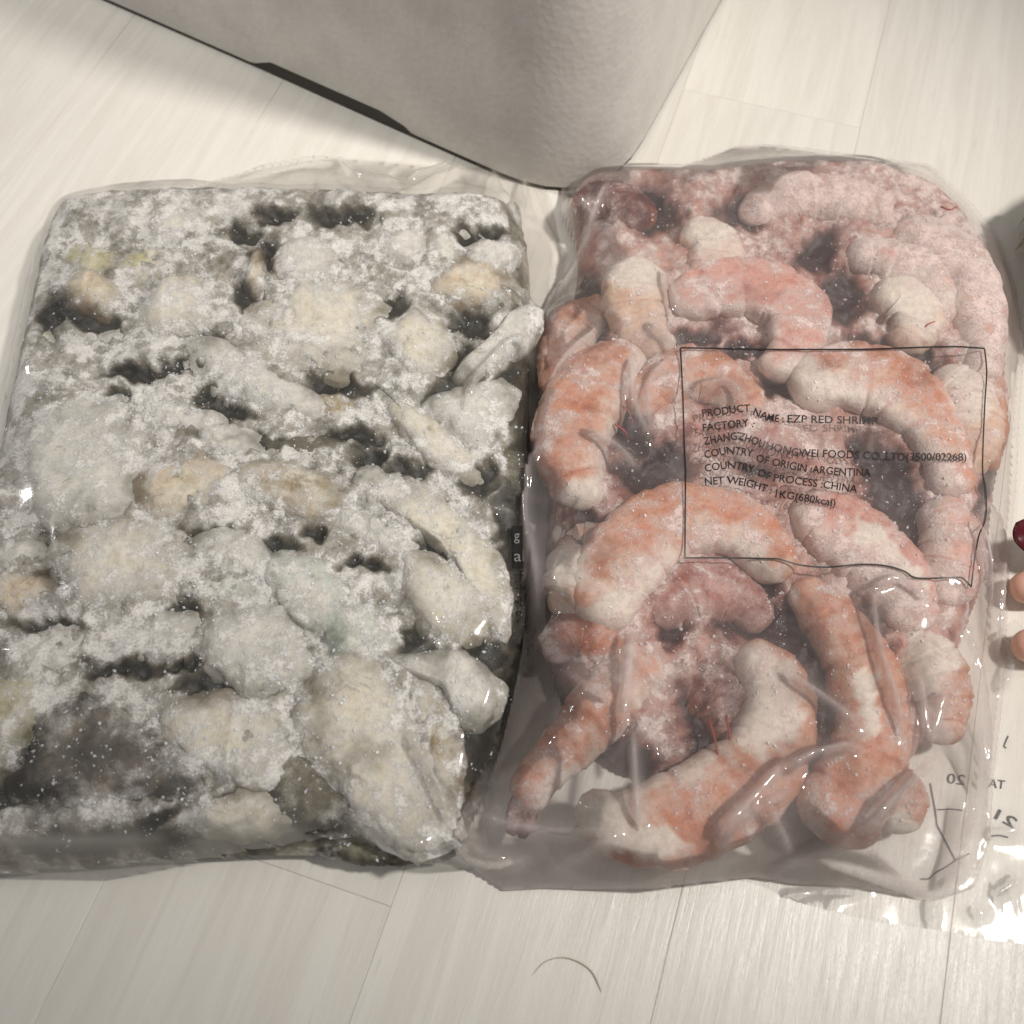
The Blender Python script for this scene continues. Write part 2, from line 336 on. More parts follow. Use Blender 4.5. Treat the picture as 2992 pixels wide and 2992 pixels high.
cream = S(222, 215, 198); white = S(226, 222, 213); grey = S(158, 152, 142); olive = S(150, 142, 104); tan = S(164, 146, 116); peach = S(212, 196, 174); yellowish = S(186, 180, 138)
jd = (.020, .019, .016, 1)
OY = {
 'cream': food('oyster_cream', (cream, white, S(210, 200, 166)), S(140, 132, 116), -.02),
 'white': food('oyster_white', (white, S(214, 212, 206), S(196, 194, 178)), S(150, 146, 136), .06),
 'peach': food('oyster_peach', (peach, cream, yellowish), S(120, 104, 84), -.14),
 'yellow': food('oyster_yellow', (yellowish, cream, olive), S(104, 98, 66), -.02),
 'tan': food('oyster_tan', (tan, cream, S(160, 140, 90)), S(84, 70, 54), -.06),
 'green': food('oyster_green', (S(206, 214, 204), white, S(150, 164, 140)), S(92, 98, 84), .02),
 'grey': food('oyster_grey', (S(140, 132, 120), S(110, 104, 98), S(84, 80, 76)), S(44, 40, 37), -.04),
 'shade': food('oyster_olive_shaded', (S(136, 130, 112), S(116, 110, 94), S(90, 84, 66)), S(50, 46, 38), -.30),  # olive meat; shade of the lower edge is put into this colour too
}
ZT = .0300
def lump(pts, mat, label, z0=.0212, h=.0075, pw=3.0, amp=.0009, frost=0.0, side='L', name='oyster', cat='oyster', group='frozen oysters packed in the left bag', seed=None):
    pts = np.array([GD(x, y, z0 + h * .6)[:2] for x, y in pts]); c = pts.mean(0); pts = c + (pts - c) * 1.24
    Q = catmull(pts, 160, True); ang = np.arctan2(Q[:, 1] - c[1], Q[:, 0] - c[0]); R = np.hypot(Q[:, 0] - c[0], Q[:, 1] - c[1])
    o = np.argsort(ang); nt_, nr = 72, 22; th = np.linspace(-math.pi, math.pi, nt_, endpoint=False)
    r = np.interp(th, ang[o], R[o], period=2 * math.pi); r = r * (1 + .10 * fbm(np.stack([np.cos(th), np.sin(th), 0 * th], 1), 1.6, 3, c[0] * 900))
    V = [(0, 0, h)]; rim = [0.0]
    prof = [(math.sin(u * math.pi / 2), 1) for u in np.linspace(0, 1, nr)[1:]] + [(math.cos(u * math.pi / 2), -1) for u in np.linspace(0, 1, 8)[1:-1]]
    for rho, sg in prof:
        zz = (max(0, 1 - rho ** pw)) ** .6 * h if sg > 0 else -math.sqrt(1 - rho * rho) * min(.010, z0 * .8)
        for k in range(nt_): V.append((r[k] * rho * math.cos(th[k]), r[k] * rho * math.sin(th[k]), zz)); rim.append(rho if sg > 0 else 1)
    V = np.array(V); seed = seed if seed is not None else random.uniform(0, 50)
    W = V + np.array([c[0], c[1], z0])
    n1 = fbm(W, 130, 2, seed); n2 = fbm(W, 420, 2, seed + 3)
    nrm = V / (np.linalg.norm(V, axis=1, keepdims=True) + 1e-9); nrm[:, 2] = np.abs(nrm[:, 2]) * .8 + .3
    n0 = fbm(W, 62, 2, seed + 8); V = V + nrm * (n0 * amp * 1.5 + (.5 - np.abs(n1)) * amp * 1.7 + n2 * amp * .6)[:, None]; V[:, 2] = np.where(V[:, 2] > ZT - z0 - .002, ZT - z0 - .002 + .002 * np.tanh((V[:, 2] - ZT + z0 + .002) / .002), V[:, 2])
    m = len(prof); Fc = [(0, 1 + k, 1 + (k + 1) % nt_) for k in range(nt_)]
    for i in range(m - 1):
        for k in range(nt_): Fc.append((1 + i * nt_ + k, 1 + (i + 1) * nt_ + k, 1 + (i + 1) * nt_ + (k + 1) % nt_, 1 + i * nt_ + (k + 1) % nt_))
    Fc.append(tuple(1 + (m - 1) * nt_ + k for k in range(nt_)))
    rim = np.array(rim); W = V + np.array([c[0], c[1], z0])
    dk = dark_at(W, DARK_L if side == 'L' else DARK_R) * .55
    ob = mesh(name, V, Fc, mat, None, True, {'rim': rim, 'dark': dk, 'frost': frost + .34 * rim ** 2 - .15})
    ob.location = (c[0], c[1], z0); tag(ob, label, cat, group); return keep(ob, side)
def oval(cx, cy, rx, ry, rot=0, wob=.10):
    a = math.radians(rot); P = []; ph = random.uniform(0, 6)
    for k in range(9):
        t = 2 * math.pi * k / 9; q = 1 + wob * math.sin(2 * t + ph) + wob * .7 * math.sin(3 * t + ph * 2)
        x, y = rx * math.cos(t) * q, ry * math.sin(t) * q; P.append((cx + x * math.cos(a) - y * math.sin(a), cy + x * math.sin(a) + y * math.cos(a)))
    return P
def z6(P): return [((800 + x * .41408) / K, (1900 + y * .41408) / K) for x, y in P]
def z5(P): return [((x * .41408) / K, (1900 + y * .41408) / K) for x, y in P]
def z2(P): return [((800 + x * .41408) / K, (500 + y * .41408) / K) for x, y in P]

OYSTERS = [
 (oval(176, 549, 52, 40, 20), 'peach', 'smooth peach oyster at the upper left corner of the block', dict(h=.009, amp=.0005)),
 (oval(168, 492, 46, 34, 10), 'yellow', 'small yellowish oyster just above the smooth peach one in the upper left corner', dict(h=.007)),
 (oval(330, 440, 78, 44, -14), 'cream', 'frosty cream oyster along the top edge, right of the yellowish pair', dict(h=.006, frost=.1)),
 (oval(282, 500, 60, 40, -25), 'yellow', 'yellow stained oyster between the peach corner oyster and the bright round one', dict(h=.006)),
 (oval(335, 577, 62, 54, 15), 'cream', 'bright round cream oyster in the upper left with frost round its lower edge', dict(h=.0095, amp=.0005)),
 ([(528, 480), (552, 452), (590, 448), (622, 470), (640, 505), (610, 528), (570, 530), (535, 515)], 'white', 'domed white oyster in the top row beside the tan shell scrap', dict(h=.0095, amp=.0005)),
 ([(478, 600), (520, 560), (600, 520), (690, 545), (722, 600), (700, 655), (640, 690), (570, 690), (500, 655)], 'cream', 'largest cream oyster in the upper middle, spread flat and cracked', dict(h=.0085, amp=.0016)),
 (z2([(750, 1150), (880, 1080), (1000, 950), (1120, 1010), (1195, 1090), (1245, 1215), (1180, 1330), (1090, 1430), (980, 1425), (860, 1290)]), 'cream', 'diamond shaped pale cream oyster with sharp straight edges, right of the largest', dict(h=.0105, amp=.0004)),
 (oval(768, 465, 34, 30), 'white', 'small round white oyster in the top row near the bag mouth', dict(h=.0085, amp=.0004)),
 (oval(836, 472, 26, 30), 'white', 'tiny white oyster right of the small round one in the top row', dict(h=.007)),
 (oval(925, 485, 44, 30, -20), 'white', 'greyish white oyster at the upper right corner under the film fold', dict(h=.0075)),
 (oval(885, 535, 74, 38, -18), 'peach', 'peach tinted oyster with a dark nick above the black hollow at the right', dict(h=.0085)),
 (z2([(1855, 980), (1850, 1100), (1750, 1205), (1600, 1330), (1430, 1420), (1330, 1350), (1500, 1200), (1600, 1090), (1680, 985), (1780, 940)]), 'white', 'finger shaped white oyster reaching the right edge of the block under a film crease', dict(h=.0095, amp=.0005)),
 ([(360, 655), (405, 640), (470, 672), (540, 712), (610, 757), (600, 785), (520, 775), (435, 745), (378, 710)], 'white', 'long slanting white oyster below the largest cream one', dict(h=.0085, frost=.05)),
 (oval(335, 792, 74, 34, 12), 'white', 'flat oyster covered in white frost at the left of the long slanting one', dict(h=.006, frost=.2)),
 ([(55, 800), (110, 765), (180, 752), (238, 785), (252, 860), (238, 935), (185, 975), (110, 970), (60, 930), (38, 865)], 'white', 'big frosted oyster against the left edge, cream on its right half', dict(h=.0095, amp=.0014)),
 ([(105, 1060), (150, 1008), (230, 985), (312, 1005), (328, 1060), (312, 1115), (240, 1142), (155, 1130)], 'cream', 'oyster with a red brown speck on it, below the big left edge one', dict(h=.009, amp=.0012)),
 ([(258, 905), (318, 872), (395, 868), (438, 900), (420, 945), (350, 978), (288, 980)], 'peach', 'pale peach oyster right of the black notch on the left half', dict(h=.008, amp=.001)),
 ([(440, 885), (520, 865), (592, 880), (640, 918), (652, 960), (600, 985), (530, 962), (460, 932)], 'tan', 'tan and ochre streaked oyster in the middle of the block', dict(h=.008)),
 ([(508, 1060), (580, 1048), (640, 1088), (662, 1150), (620, 1192), (560, 1172), (520, 1120)], 'green', 'blue green tinted glossy oyster in the centre of the block', dict(h=.0095, amp=.0007)),
 ([(625, 1140), (690, 1135), (742, 1180), (732, 1240), (682, 1272), (618, 1225)], 'green', 'soft greenish white oyster just below right of the blue green one', dict(h=.0085)),
 ([(768, 1055), (830, 1050), (880, 1088), (918, 1128), (898, 1190), (840, 1200), (788, 1160)], 'cream', 'plump cream oyster beneath the black crack at the right', dict(h=.0105, amp=.0005)),
 ([(718, 935), (780, 918), (845, 938), (895, 995), (934, 1070), (946, 1140), (930, 1195), (905, 1150), (870, 1075), (810, 1015), (745, 975)], 'cream', 'long curved oyster following the right edge of the block', dict(h=.0088, amp=.0013)),
 ([(735, 757), (790, 778), (852, 828), (903, 872), (882, 905), (820, 872), (765, 828)], 'cream', 'straight cream oyster slanting down to the right edge', dict(h=.0095)),
 ([(800, 765), (860, 742), (930, 718), (962, 742), (935, 800), (902, 850), (850, 815)], 'white', 'grey white oyster wedged between the slanting cream one and the right edge', dict(h=.008)),
 (oval(946, 885, 40, 46), 'shade', 'dull grey oyster at the right edge above the black printed strip', dict(h=.005, z0=.019)),
 (oval(722, 925, 52, 34, 10), 'white', 'frost white oyster right of the tan and ochre one', dict(h=.0085, frost=.12)),
 (z6([(880, 80), (1150, 20), (1350, 30), (1520, 170), (1575, 260), (1500, 420), (1370, 490), (1270, 430), (1180, 250), (1000, 170)]), 'white', 'pointed white oyster sticking out at the lower right edge', dict(h=.0105, amp=.0005)),
 ([(648, 1238), (700, 1240), (742, 1290), (772, 1370), (802, 1425), (842, 1500), (846, 1556), (770, 1570), (690, 1530), (610, 1450), (572, 1370), (600, 1285)], 'cream', 'very large mottled oyster at the lower right with a pale rim', dict(h=.0105, amp=.0015, pw=3.2)),
 ([(770, 1262), (825, 1290), (858, 1355), (866, 1440), (852, 1515), (832, 1500), (806, 1425), (776, 1350)], 'tan', 'narrow brownish oyster tucked along the right side of the very large one', dict(h=.006, frost=.1)),
 ([(296, 1352), (400, 1312), (500, 1330), (560, 1390), (540, 1450), (470, 1470), (390, 1442), (330, 1412)], 'cream', 'wide cream oyster in the lower middle beside the dark grey one', dict(h=.009, amp=.0013)),
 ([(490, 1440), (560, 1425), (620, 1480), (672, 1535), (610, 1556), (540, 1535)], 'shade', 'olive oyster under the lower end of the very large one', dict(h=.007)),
 (z5([(180, 760), (350, 470), (600, 330), (900, 480), (1200, 700), (1300, 900), (1200, 1030), (850, 1140), (550, 1080), (200, 1000), (80, 880)]), 'grey', 'dark grey oyster with a black centre at the lower left corner', dict(h=.009, amp=.0012)),
 ([(-35, 1290), (60, 1262), (76, 1310), (50, 1385), (-30, 1440)], 'yellow', 'yellow green oyster cut by the left edge of the photo', dict(h=.009, amp=.0006)),
 ([(345, 1545), (415, 1492), (505, 1482), (560, 1520), (520, 1560), (430, 1572)], 'cream', 'cream oyster on the lower edge, right of the dark pointed gap', dict(h=.007, z0=.019)),
 (oval(110, 1230, 86, 48, -12), 'white', 'flat frosted oyster at the left above the yellow green one', dict(h=.007, frost=.15)),
 (oval(300, 1195, 90, 36, -12), 'white', 'frosted oyster with brown streaks under it, left of centre', dict(h=.007, frost=.12)),
 (oval(38, 1118, 56, 46), 'peach', 'peach oyster at the left border below the frosted corner', dict(h=.008)),
 (oval(30, 1045, 52, 30), 'white', 'whitish oyster at the left border beneath the big frosted one', dict(h=.007)),
 ([(415, 1175), (500, 1150), (562, 1190), (574, 1262), (500, 1302), (432, 1282), (388, 1222)], 'white', 'chalky white oyster in the middle below the blue green one', dict(h=.0085, amp=.0012)),
 (oval(82, 662, 36, 32), 'cream', 'little cream oyster on the left edge below the upper corner', dict(h=.007, z0=.019)),
 (oval(255, 650, 84, 38, -8), 'white', 'thin grey white oyster under the bright round cream one', dict(h=.005, frost=.1)),
 (oval(85, 712, 44, 30), 'white', 'frosted oyster on the left edge above the big frosted one', dict(h=.006, z0=.019)),
 (oval(440, 1040, 70, 44, 15), 'white', 'powdery white oyster between the speckled one and the blue green one', dict(h=.007, frost=.15)),
 (oval(420, 1110, 60, 30, -5), 'green', 'greenish grey oyster below the powdery white one in the middle', dict(h=.006)),
 (oval(700, 1005, 70, 30, 20), 'white', 'flat icy oyster left of the long curved one on the right edge', dict(h=.007, frost=.1)),
 (oval(540, 645, 50, 34, 30), 'tan', 'pinkish brown flecked oyster at the lower left of the largest cream one', dict(h=.006)),
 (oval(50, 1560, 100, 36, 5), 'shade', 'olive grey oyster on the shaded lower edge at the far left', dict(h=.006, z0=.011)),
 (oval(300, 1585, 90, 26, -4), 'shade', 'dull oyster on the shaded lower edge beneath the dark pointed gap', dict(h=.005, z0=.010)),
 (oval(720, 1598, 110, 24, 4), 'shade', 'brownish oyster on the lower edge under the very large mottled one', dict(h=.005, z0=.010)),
 (oval(620, 770, 60, 26, 20), 'tan', 'brown grey oyster under the tip of the long slanting one', dict(h=.006)),
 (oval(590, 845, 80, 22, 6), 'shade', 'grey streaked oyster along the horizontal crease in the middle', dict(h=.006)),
 (oval(430, 830, 70, 26, 5), 'white', 'frosty oyster left of the horizontal crease in the middle', dict(h=.007, frost=.1)),
 (oval(820, 430, 90, 26, 10), 'white', 'frost covered oyster at the top edge under the shiny film flap', dict(h=.006, frost=.15, z0=.018)),
 (oval(560, 405, 90, 22, -6), 'white', 'grey frosted oyster at the top edge left of the shiny flap', dict(h=.005, frost=.1, z0=.017)),
 (oval(966, 405, 16, 22), 'white', 'loose white frost chunk in the right corner of the bag mouth', dict(h=.006, z0=.012, name='ice_chunk', cat='ice chunk', group='')),
]
for pts, mk, lab, kw in OYSTERS:
    if mk == 'shade' or mk == 'grey': kw.setdefault('frost', -.05)
    lump(pts, OY[mk], lab, **kw)

def slab(name, poly, H0, R, mat, label, cat, spots, side, res=.0011):
    P = catmull(np.array([GD(x, y, .006)[:2] for x, y in poly]), 160, True)
    f = Field(P, res); q = np.clip(f.d / R, 0, 1) * f.ins
    pos = np.stack([f.X.ravel(), f.Y.ravel(), np.zeros(f.X.size)], 1)
    n1 = fbm(pos, 75, 3, 4).reshape(f.X.shape); n2 = fbm(pos, 260, 3, 9).reshape(f.X.shape)
    f.Z = .0008 + H0 * np.sqrt(np.clip(1 - (1 - q) ** 2, 0, 1)) + q * (n1 * .0026 + n2 * .0013)
    W = np.stack([f.X.ravel(), f.Y.ravel(), f.Z.ravel()], 1); dk = dark_at(W, spots).reshape(f.X.shape)
    f.Z = np.maximum(.0006, f.Z - dk * .0042 * q)
    ob = f.build(name, mat, None, {'dark': np.minimum(1, dk * (1.5 if side == 'R' else 1.3)), 'frost': .12 - .25 * (q < .5), 'rim': np.zeros_like(dk)})
    tag(ob, label, cat); return keep(ob, side)
JUICE_L = food('frozen_oyster_liquor', (S(142, 134, 118), S(98, 92, 76), S(68, 60, 44)), jd, .01, .1, .25)
slab('frozen_liquor', [(105, 445), (170, 400), (330, 385), (560, 385), (760, 392), (930, 400), (985, 440), (1000, 560), (998, 760), (1000, 980), (990, 1180), (965, 1330), (925, 1470), (870, 1575), (760, 1620), (560, 1615), (330, 1625), (120, 1640), (-60, 1630), (-95, 1400), (-60, 1150), (5, 880), (60, 620)],
     .0262, .016, JUICE_L, 'slab of dark frosted frozen liquor binding the oysters in the left bag', 'frozen liquor', DARK_L, 'L')

# --- shrimp
orange = S(200, 138, 108); pink = S(206, 154, 140); flesh = S(223, 214, 203); red = S(150, 62, 50)
md = (.030, .012, .014, 1)
FR_R = (.80, .67, .63, 1)
SH = {
 'orange': food('shrimp_orange', (orange, S(198, 150, 124), S(170, 108, 80)), S(116, 66, 52), -.02, .35, .3, FR_R, flesh),
 'pink': food('shrimp_pink', (pink, S(208, 164, 152), S(184, 118, 104)), S(130, 76, 68), .03, .35, .35, FR_R, flesh),
 'pale': food('shrimp_pale', (S(214, 190, 168), S(208, 176, 152), S(198, 150, 124)), S(150, 116, 98), -.04, .4, .35, FR_R, flesh),
 'mauve': food('shrimp_mauve', (S(180, 128, 118), S(156, 100, 92), S(112, 58, 58)), md, -.08, .3, .35, FR_R, S(190, 150, 140)),
 'maroon': food('shrimp_maroon', (S(92, 46, 44), S(118, 64, 56), S(70, 32, 32)), md, .02, .3, .3, FR_R, S(176, 106, 74)),
 'deep': food('shrimp_deep', (S(196, 150, 124), S(184, 128, 104), S(150, 90, 76)), S(90, 50, 44), -.10, .3, .35, FR_R, flesh),
}
LEGM = plain('shrimp_red_leg', S(158, 58, 46), .4, .2)
def shrimp(spine, rad, mat, label, z=.019, flip=1, segs=6, frost=0.0, amp=.0006, tail=None, legs=None, tone0=0.0, name='shrimp', flat=.72):
    zz = z if hasattr(z, '__len__') else [z] * len(spine)
    P = np.array([GD(x, y, q + .004) - np.array([0, 0, .004]) for (x, y), q in zip(spine, zz)])
    rr = np.interp(np.linspace(0, 1, 64), np.linspace(0, 1, len(rad)), rad) * K * .1275e-3
    C = catmull(P, 64); T = np.gradient(C, axis=0); T /= np.linalg.norm(T, axis=1, keepdims=True)
    base = C.mean(0); L = np.cumsum(np.r_[0, np.linalg.norm(np.diff(C, axis=0), axis=1)]); L /= L[-1]
    # round the ends
    e0, e1 = rr[0] / (np.linalg.norm(np.diff(C, axis=0), axis=1).sum()), rr[-1] / (np.linalg.norm(np.diff(C, axis=0), axis=1).sum())
    endf = np.sqrt(np.clip(1 - (1 - np.clip(L / min(e0, .4), 0, 1)) ** 2, 0, 1)) * np.sqrt(np.clip(1 - (1 - np.clip((1 - L) / min(e1, .4), 0, 1)) ** 2, 0, 1))
    ph = (L * segs) % 1.0; tap = .82 + .18 * np.sin(np.pi * np.clip(L * 1.15 + .05, 0, 1)); seg = 1.38 * tap * (1 + .05 * (ph - .5) - .05 * np.exp(-((ph - .02) / .05) ** 2)); band = np.exp(-((ph - .06) / .055) ** 2)
    rr = np.maximum(rr * endf * seg, .0003)
    nk = 30; V = []; ton = []; rim = []
    for i in range(64):
        side = np.array([T[i][1], -T[i][0], 0]) * flip; side /= np.linalg.norm(side) + 1e-9
        for k in range(nk):
            a = 2 * math.pi * k / nk; cs, sn = math.cos(a), math.sin(a)
            V.append(C[i] + side * cs * rr[i] + np.array([0, 0, 1]) * sn * rr[i] * flat)
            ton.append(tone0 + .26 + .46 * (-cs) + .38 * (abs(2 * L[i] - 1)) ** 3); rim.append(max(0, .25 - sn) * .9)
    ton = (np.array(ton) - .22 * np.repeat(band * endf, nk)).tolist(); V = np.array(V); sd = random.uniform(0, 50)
    n1 = fbm(V, 150, 2, sd); n2 = fbm(V, 480, 2, sd)
    cen = np.repeat(C, nk, 0); nr = V - cen; nr /= np.linalg.norm(nr, axis=1, keepdims=True) + 1e-9
    fade = np.repeat(endf, nk)
    n0 = fbm(V, 55, 2, sd + 2); V = V + nr * ((n0 * 3.0 + n1 * 1.3 + n2 * .5) * amp * fade)[:, None]; V[:, 2] = np.where(V[:, 2] > .0245, .0245 + .0034 * np.tanh((V[:, 2] - .0245) / .0034), V[:, 2]); V[:, 2] = np.maximum(V[:, 2], .0012)
    Fc = [(i * nk + k, i * nk + (k + 1) % nk, (i + 1) * nk + (k + 1) % nk, (i + 1) * nk + k) for i in range(63) for k in range(nk)]
    Fc += [tuple(reversed(range(nk))), tuple(range(63 * nk, 64 * nk))]
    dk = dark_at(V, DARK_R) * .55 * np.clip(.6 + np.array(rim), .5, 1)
    wh = dark_at(V, WHITE_R); ton = np.array(ton) * (1 - wh) + wh * 1.2
    root = empty(name, (base[0], base[1], 0)); off = np.array([base[0], base[1], 0])
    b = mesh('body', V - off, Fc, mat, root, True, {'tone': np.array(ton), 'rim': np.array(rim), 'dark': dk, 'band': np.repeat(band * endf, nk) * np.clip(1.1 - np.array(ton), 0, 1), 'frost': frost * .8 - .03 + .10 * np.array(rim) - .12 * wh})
    tag(root, label, 'shrimp', 'frozen red shrimp in the right bag'); CONTENT['R'].append(b)
    for t in (tail or []):                       # tail fan blades: (x0,y0,x1,y1,w)
        A, B = GD(t[0], t[1], z if not hasattr(z, '__len__') else zz[-1]), GD(t[2], t[3], z if not hasattr(z, '__len__') else zz[-1]); w_ = t[4] * K * .1275e-3
        d = B - A; s = np.array([d[1], -d[0], 0]); s /= np.linalg.norm(s); Vt = []
        for u in np.linspace(0, 1, 12):
            ww = w_ * math.sin(math.pi * (.18 + .78 * u)) ** .6
            for k in range(10):
                a = 2 * math.pi * k / 10; Vt.append(A + d * u + s * math.cos(a) * ww + np.array([0, 0, math.sin(a) * ww * .35]))
        Ft = [(i * 10 + k, i * 10 + (k + 1) % 10, (i + 1) * 10 + (k + 1) % 10, (i + 1) * 10 + k) for i in range(11) for k in range(10)] + [tuple(reversed(range(10))), tuple(range(110, 120))]
        CONTENT['R'].append(mesh('tail_fan', np.array(Vt) - off, Ft, SH['maroon'], root, True, {'rim': np.zeros(120), 'tone': np.zeros(120), 'frost': np.full(120, -.15), 'dark': np.zeros(120)}))
    for lg in (legs or []):
        Pq = catmull(np.array([GD(x, y, zq) for x, y, zq in lg]), 16); Vt = []
        for i, p in enumerate(Pq):
            t = Pq[min(i + 1, 15)] - Pq[max(i - 1, 0)]; s = np.array([t[1], -t[0], 0]); s /= np.linalg.norm(s); ww = .0005 * (1 - .6 * i / 15)
            for k in range(6): a = k * math.pi / 3; Vt.append(p + s * math.cos(a) * ww + np.array([0, 0, math.sin(a) * ww]))
        Ft = [(i * 6 + k, i * 6 + (k + 1) % 6, (i + 1) * 6 + (k + 1) % 6, (i + 1) * 6 + k) for i in range(15) for k in range(6)] + [tuple(reversed(range(6))), tuple(range(90, 96))]
        CONTENT['R'].append(mesh('leg', np.array(Vt) - off, Ft, LEGM, root))
    return root
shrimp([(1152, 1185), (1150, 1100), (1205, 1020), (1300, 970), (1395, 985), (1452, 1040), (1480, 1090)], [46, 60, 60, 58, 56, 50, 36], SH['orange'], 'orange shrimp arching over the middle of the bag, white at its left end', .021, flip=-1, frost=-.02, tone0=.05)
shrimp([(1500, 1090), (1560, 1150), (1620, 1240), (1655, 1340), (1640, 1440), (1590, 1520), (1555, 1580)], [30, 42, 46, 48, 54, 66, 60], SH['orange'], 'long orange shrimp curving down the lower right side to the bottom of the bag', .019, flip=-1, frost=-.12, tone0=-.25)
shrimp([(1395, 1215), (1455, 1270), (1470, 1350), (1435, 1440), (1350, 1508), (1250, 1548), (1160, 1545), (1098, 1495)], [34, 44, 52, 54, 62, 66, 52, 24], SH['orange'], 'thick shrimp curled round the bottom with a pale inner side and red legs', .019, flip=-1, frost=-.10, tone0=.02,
       legs=[[(1370, 1350, .024), (1378, 1400, .026), (1384, 1470, .026)], [(1335, 1350, .024), (1350, 1400, .026), (1362, 1470, .026)], [(1400, 1380, .024), (1412, 1420, .026), (1405, 1480, .026)]])
shrimp([(1245, 1225), (1170, 1290), (1100, 1365), (1035, 1440), (985, 1520)], [44, 44, 40, 36, 30], SH['orange'], 'slanting shrimp at the lower left ending in a dark red tail', .016, flip=1, frost=.06, tone0=-.15, tail=[(1005, 1480, 962, 1575, 24), (1000, 1490, 985, 1582, 20)])
shrimp([(1215, 655), (1130, 705), (1090, 790), (1085, 880), (1120, 950)], [40, 58, 62, 58, 40], SH['orange'], 'orange brown shrimp along the left side of the bag left of the printed box', .018, flip=1, frost=.02, tone0=-.12,
       legs=[[(1165, 760, .024), (1185, 775, .022), (1195, 800, .020)], [(1160, 800, .024), (1180, 815, .022), (1188, 835, .020)]])
shrimp([(1270, 570), (1350, 535), (1440, 535), (1505, 575), (1505, 640), (1450, 700)], [40, 52, 56, 56, 50, 34], SH['pink'], 'glossy pink shrimp curled above the top edge of the printed box', .022, flip=-1, frost=.0, tone0=-.25)
shrimp([(1205, 480), (1200, 545), (1215, 610), (1260, 660)], [46, 54, 48, 30], SH['pale'], 'cream shrimp with a rounded pale end in the upper left', .021, flip=1, frost=-.10, tone0=-.2)
shrimp([(1285, 430), (1345, 445), (1350, 500), (1310, 550)], [30, 44, 44, 28], SH['pale'], 'short cream and orange shrimp at the top next to the dark red one', .021, flip=1, frost=.05, tone0=.1)
shrimp([(1088, 395), (1130, 375), (1185, 385), (1225, 420)], [30, 44, 50, 34], SH['maroon'], 'dark red shrimp with an amber end at the top left corner of the bag', .018, flip=1, frost=-.12, tone0=-.3)
shrimp([(1400, 400), (1490, 365), (1590, 365), (1690, 395)], [30, 46, 50, 40], SH['pink'], 'frosted pink shrimp along the top edge of the bag', .018, flip=-1, frost=.32, tone0=-.1)
shrimp([(1690, 415), (1770, 455), (1835, 530), (1860, 620), (1855, 710)], [40, 52, 54, 48, 30], SH['pink'], 'heavily frosted pink shrimp bending round the upper right corner', .018, flip=-1, frost=.34, tone0=-.1,
       legs=[[(1775, 390, .024), (1792, 396, .026), (1806, 389, .026)], [(1850, 545, .024), (1866, 540, .026), (1872, 560, .025)]])
shrimp([(1600, 470), (1680, 480), (1760, 520), (1790, 600)], [30, 44, 44, 30], SH['pink'], 'frost white shrimp inside the bend at the upper right', .019, flip=-1, frost=.36, tone0=.0)
shrimp([(1650, 555), (1700, 560), (1730, 600), (1700, 650)], [34, 48, 48, 30], SH['pale'], 'milky white shrimp piece right of the dark hollow at the top', .021, flip=1, frost=-.08, tone0=-.3, legs=[[(1740, 625, .026), (1750, 612, .028), (1764, 606, .028)]])
shrimp([(1505, 745), (1570, 705), (1660, 710), (1735, 765), (1785, 845), (1810, 930)], [44, 58, 60, 56, 46, 34], SH['orange'], 'peach shrimp arching inside the printed box with a white left end', .021, flip=-1, frost=.10, tone0=.1)
shrimp([(1190, 770), (1245, 715), (1330, 700), (1400, 745), (1420, 800)], [30, 44, 50, 46, 28], SH['orange'], 'rusty orange shrimp crossing the left line of the printed box', .018, flip=-1, frost=.05, tone0=-.3)
shrimp([(1330, 800), (1420, 815), (1500, 850), (1550, 900)], [30, 46, 46, 30], SH['mauve'], 'mauve frosted shrimp behind the printed lines', .018, flip=1, frost=.22)
shrimp([(1770, 690), (1825, 740), (1840, 820), (1830, 890)], [36, 46, 44, 30], SH['pale'], 'pale shrimp at the right border beside the printed box', .018, flip=-1, frost=.06)
shrimp([(1500, 940), (1570, 985), (1650, 1045), (1710, 1115), (1725, 1190)], [40, 56, 60, 54, 36], SH['pink'], 'broad pink shrimp under the lower line of the printed box', .020, flip=-1, frost=.12, tone0=-.05)
shrimp([(1770, 930), (1800, 1000), (1800, 1070), (1770, 1130)], [34, 46, 46, 30], SH['pink'], 'pale pink shrimp at the right under the lower right of the printed box', .018, flip=-1, frost=.10, tone0=.1)
shrimp([(1690, 1180), (1745, 1240), (1780, 1320), (1790, 1400)], [36, 50, 46, 34], SH['deep'], 'pale brown shrimp in the clear lower right fold of the bag', .014, flip=-1, frost=-.05, tone0=.1)
shrimp([(1655, 1440), (1695, 1495), (1710, 1570)], [30, 40, 32], SH['deep'], 'short pink shrimp piece at the bottom right corner', .012, flip=-1, frost=-.10, tone0=-.1)
shrimp([(1035, 1040), (1075, 1065), (1075, 1120), (1045, 1150)], [26, 40, 40, 26], SH['pale'], 'small pale yellow shrimp on the left edge beside the big arch', .018, flip=1, frost=-.08, tone0=-.2)
shrimp([(1030, 1235), (1075, 1195), (1120, 1200), (1160, 1250)], [26, 38, 42, 30], SH['maroon'], 'dark rusty shrimp on the left edge below the white end of the arch', .017, flip=-1, frost=.02, tone0=.25)
shrimp([(1220, 1165), (1300, 1110), (1390, 1120), (1450, 1180)], [34, 50, 50, 30], SH['mauve'], 'mauve frosted shrimp lying under the big arch', .0155, flip=-1, frost=.06)
shrimp([(1280, 1270), (1330, 1290), (1370, 1340), (1370, 1400)], [30, 44, 44, 30], SH['maroon'], 'dark red frosted shrimp inside the curl at the bottom', .0145, flip=-1, frost=-.04)
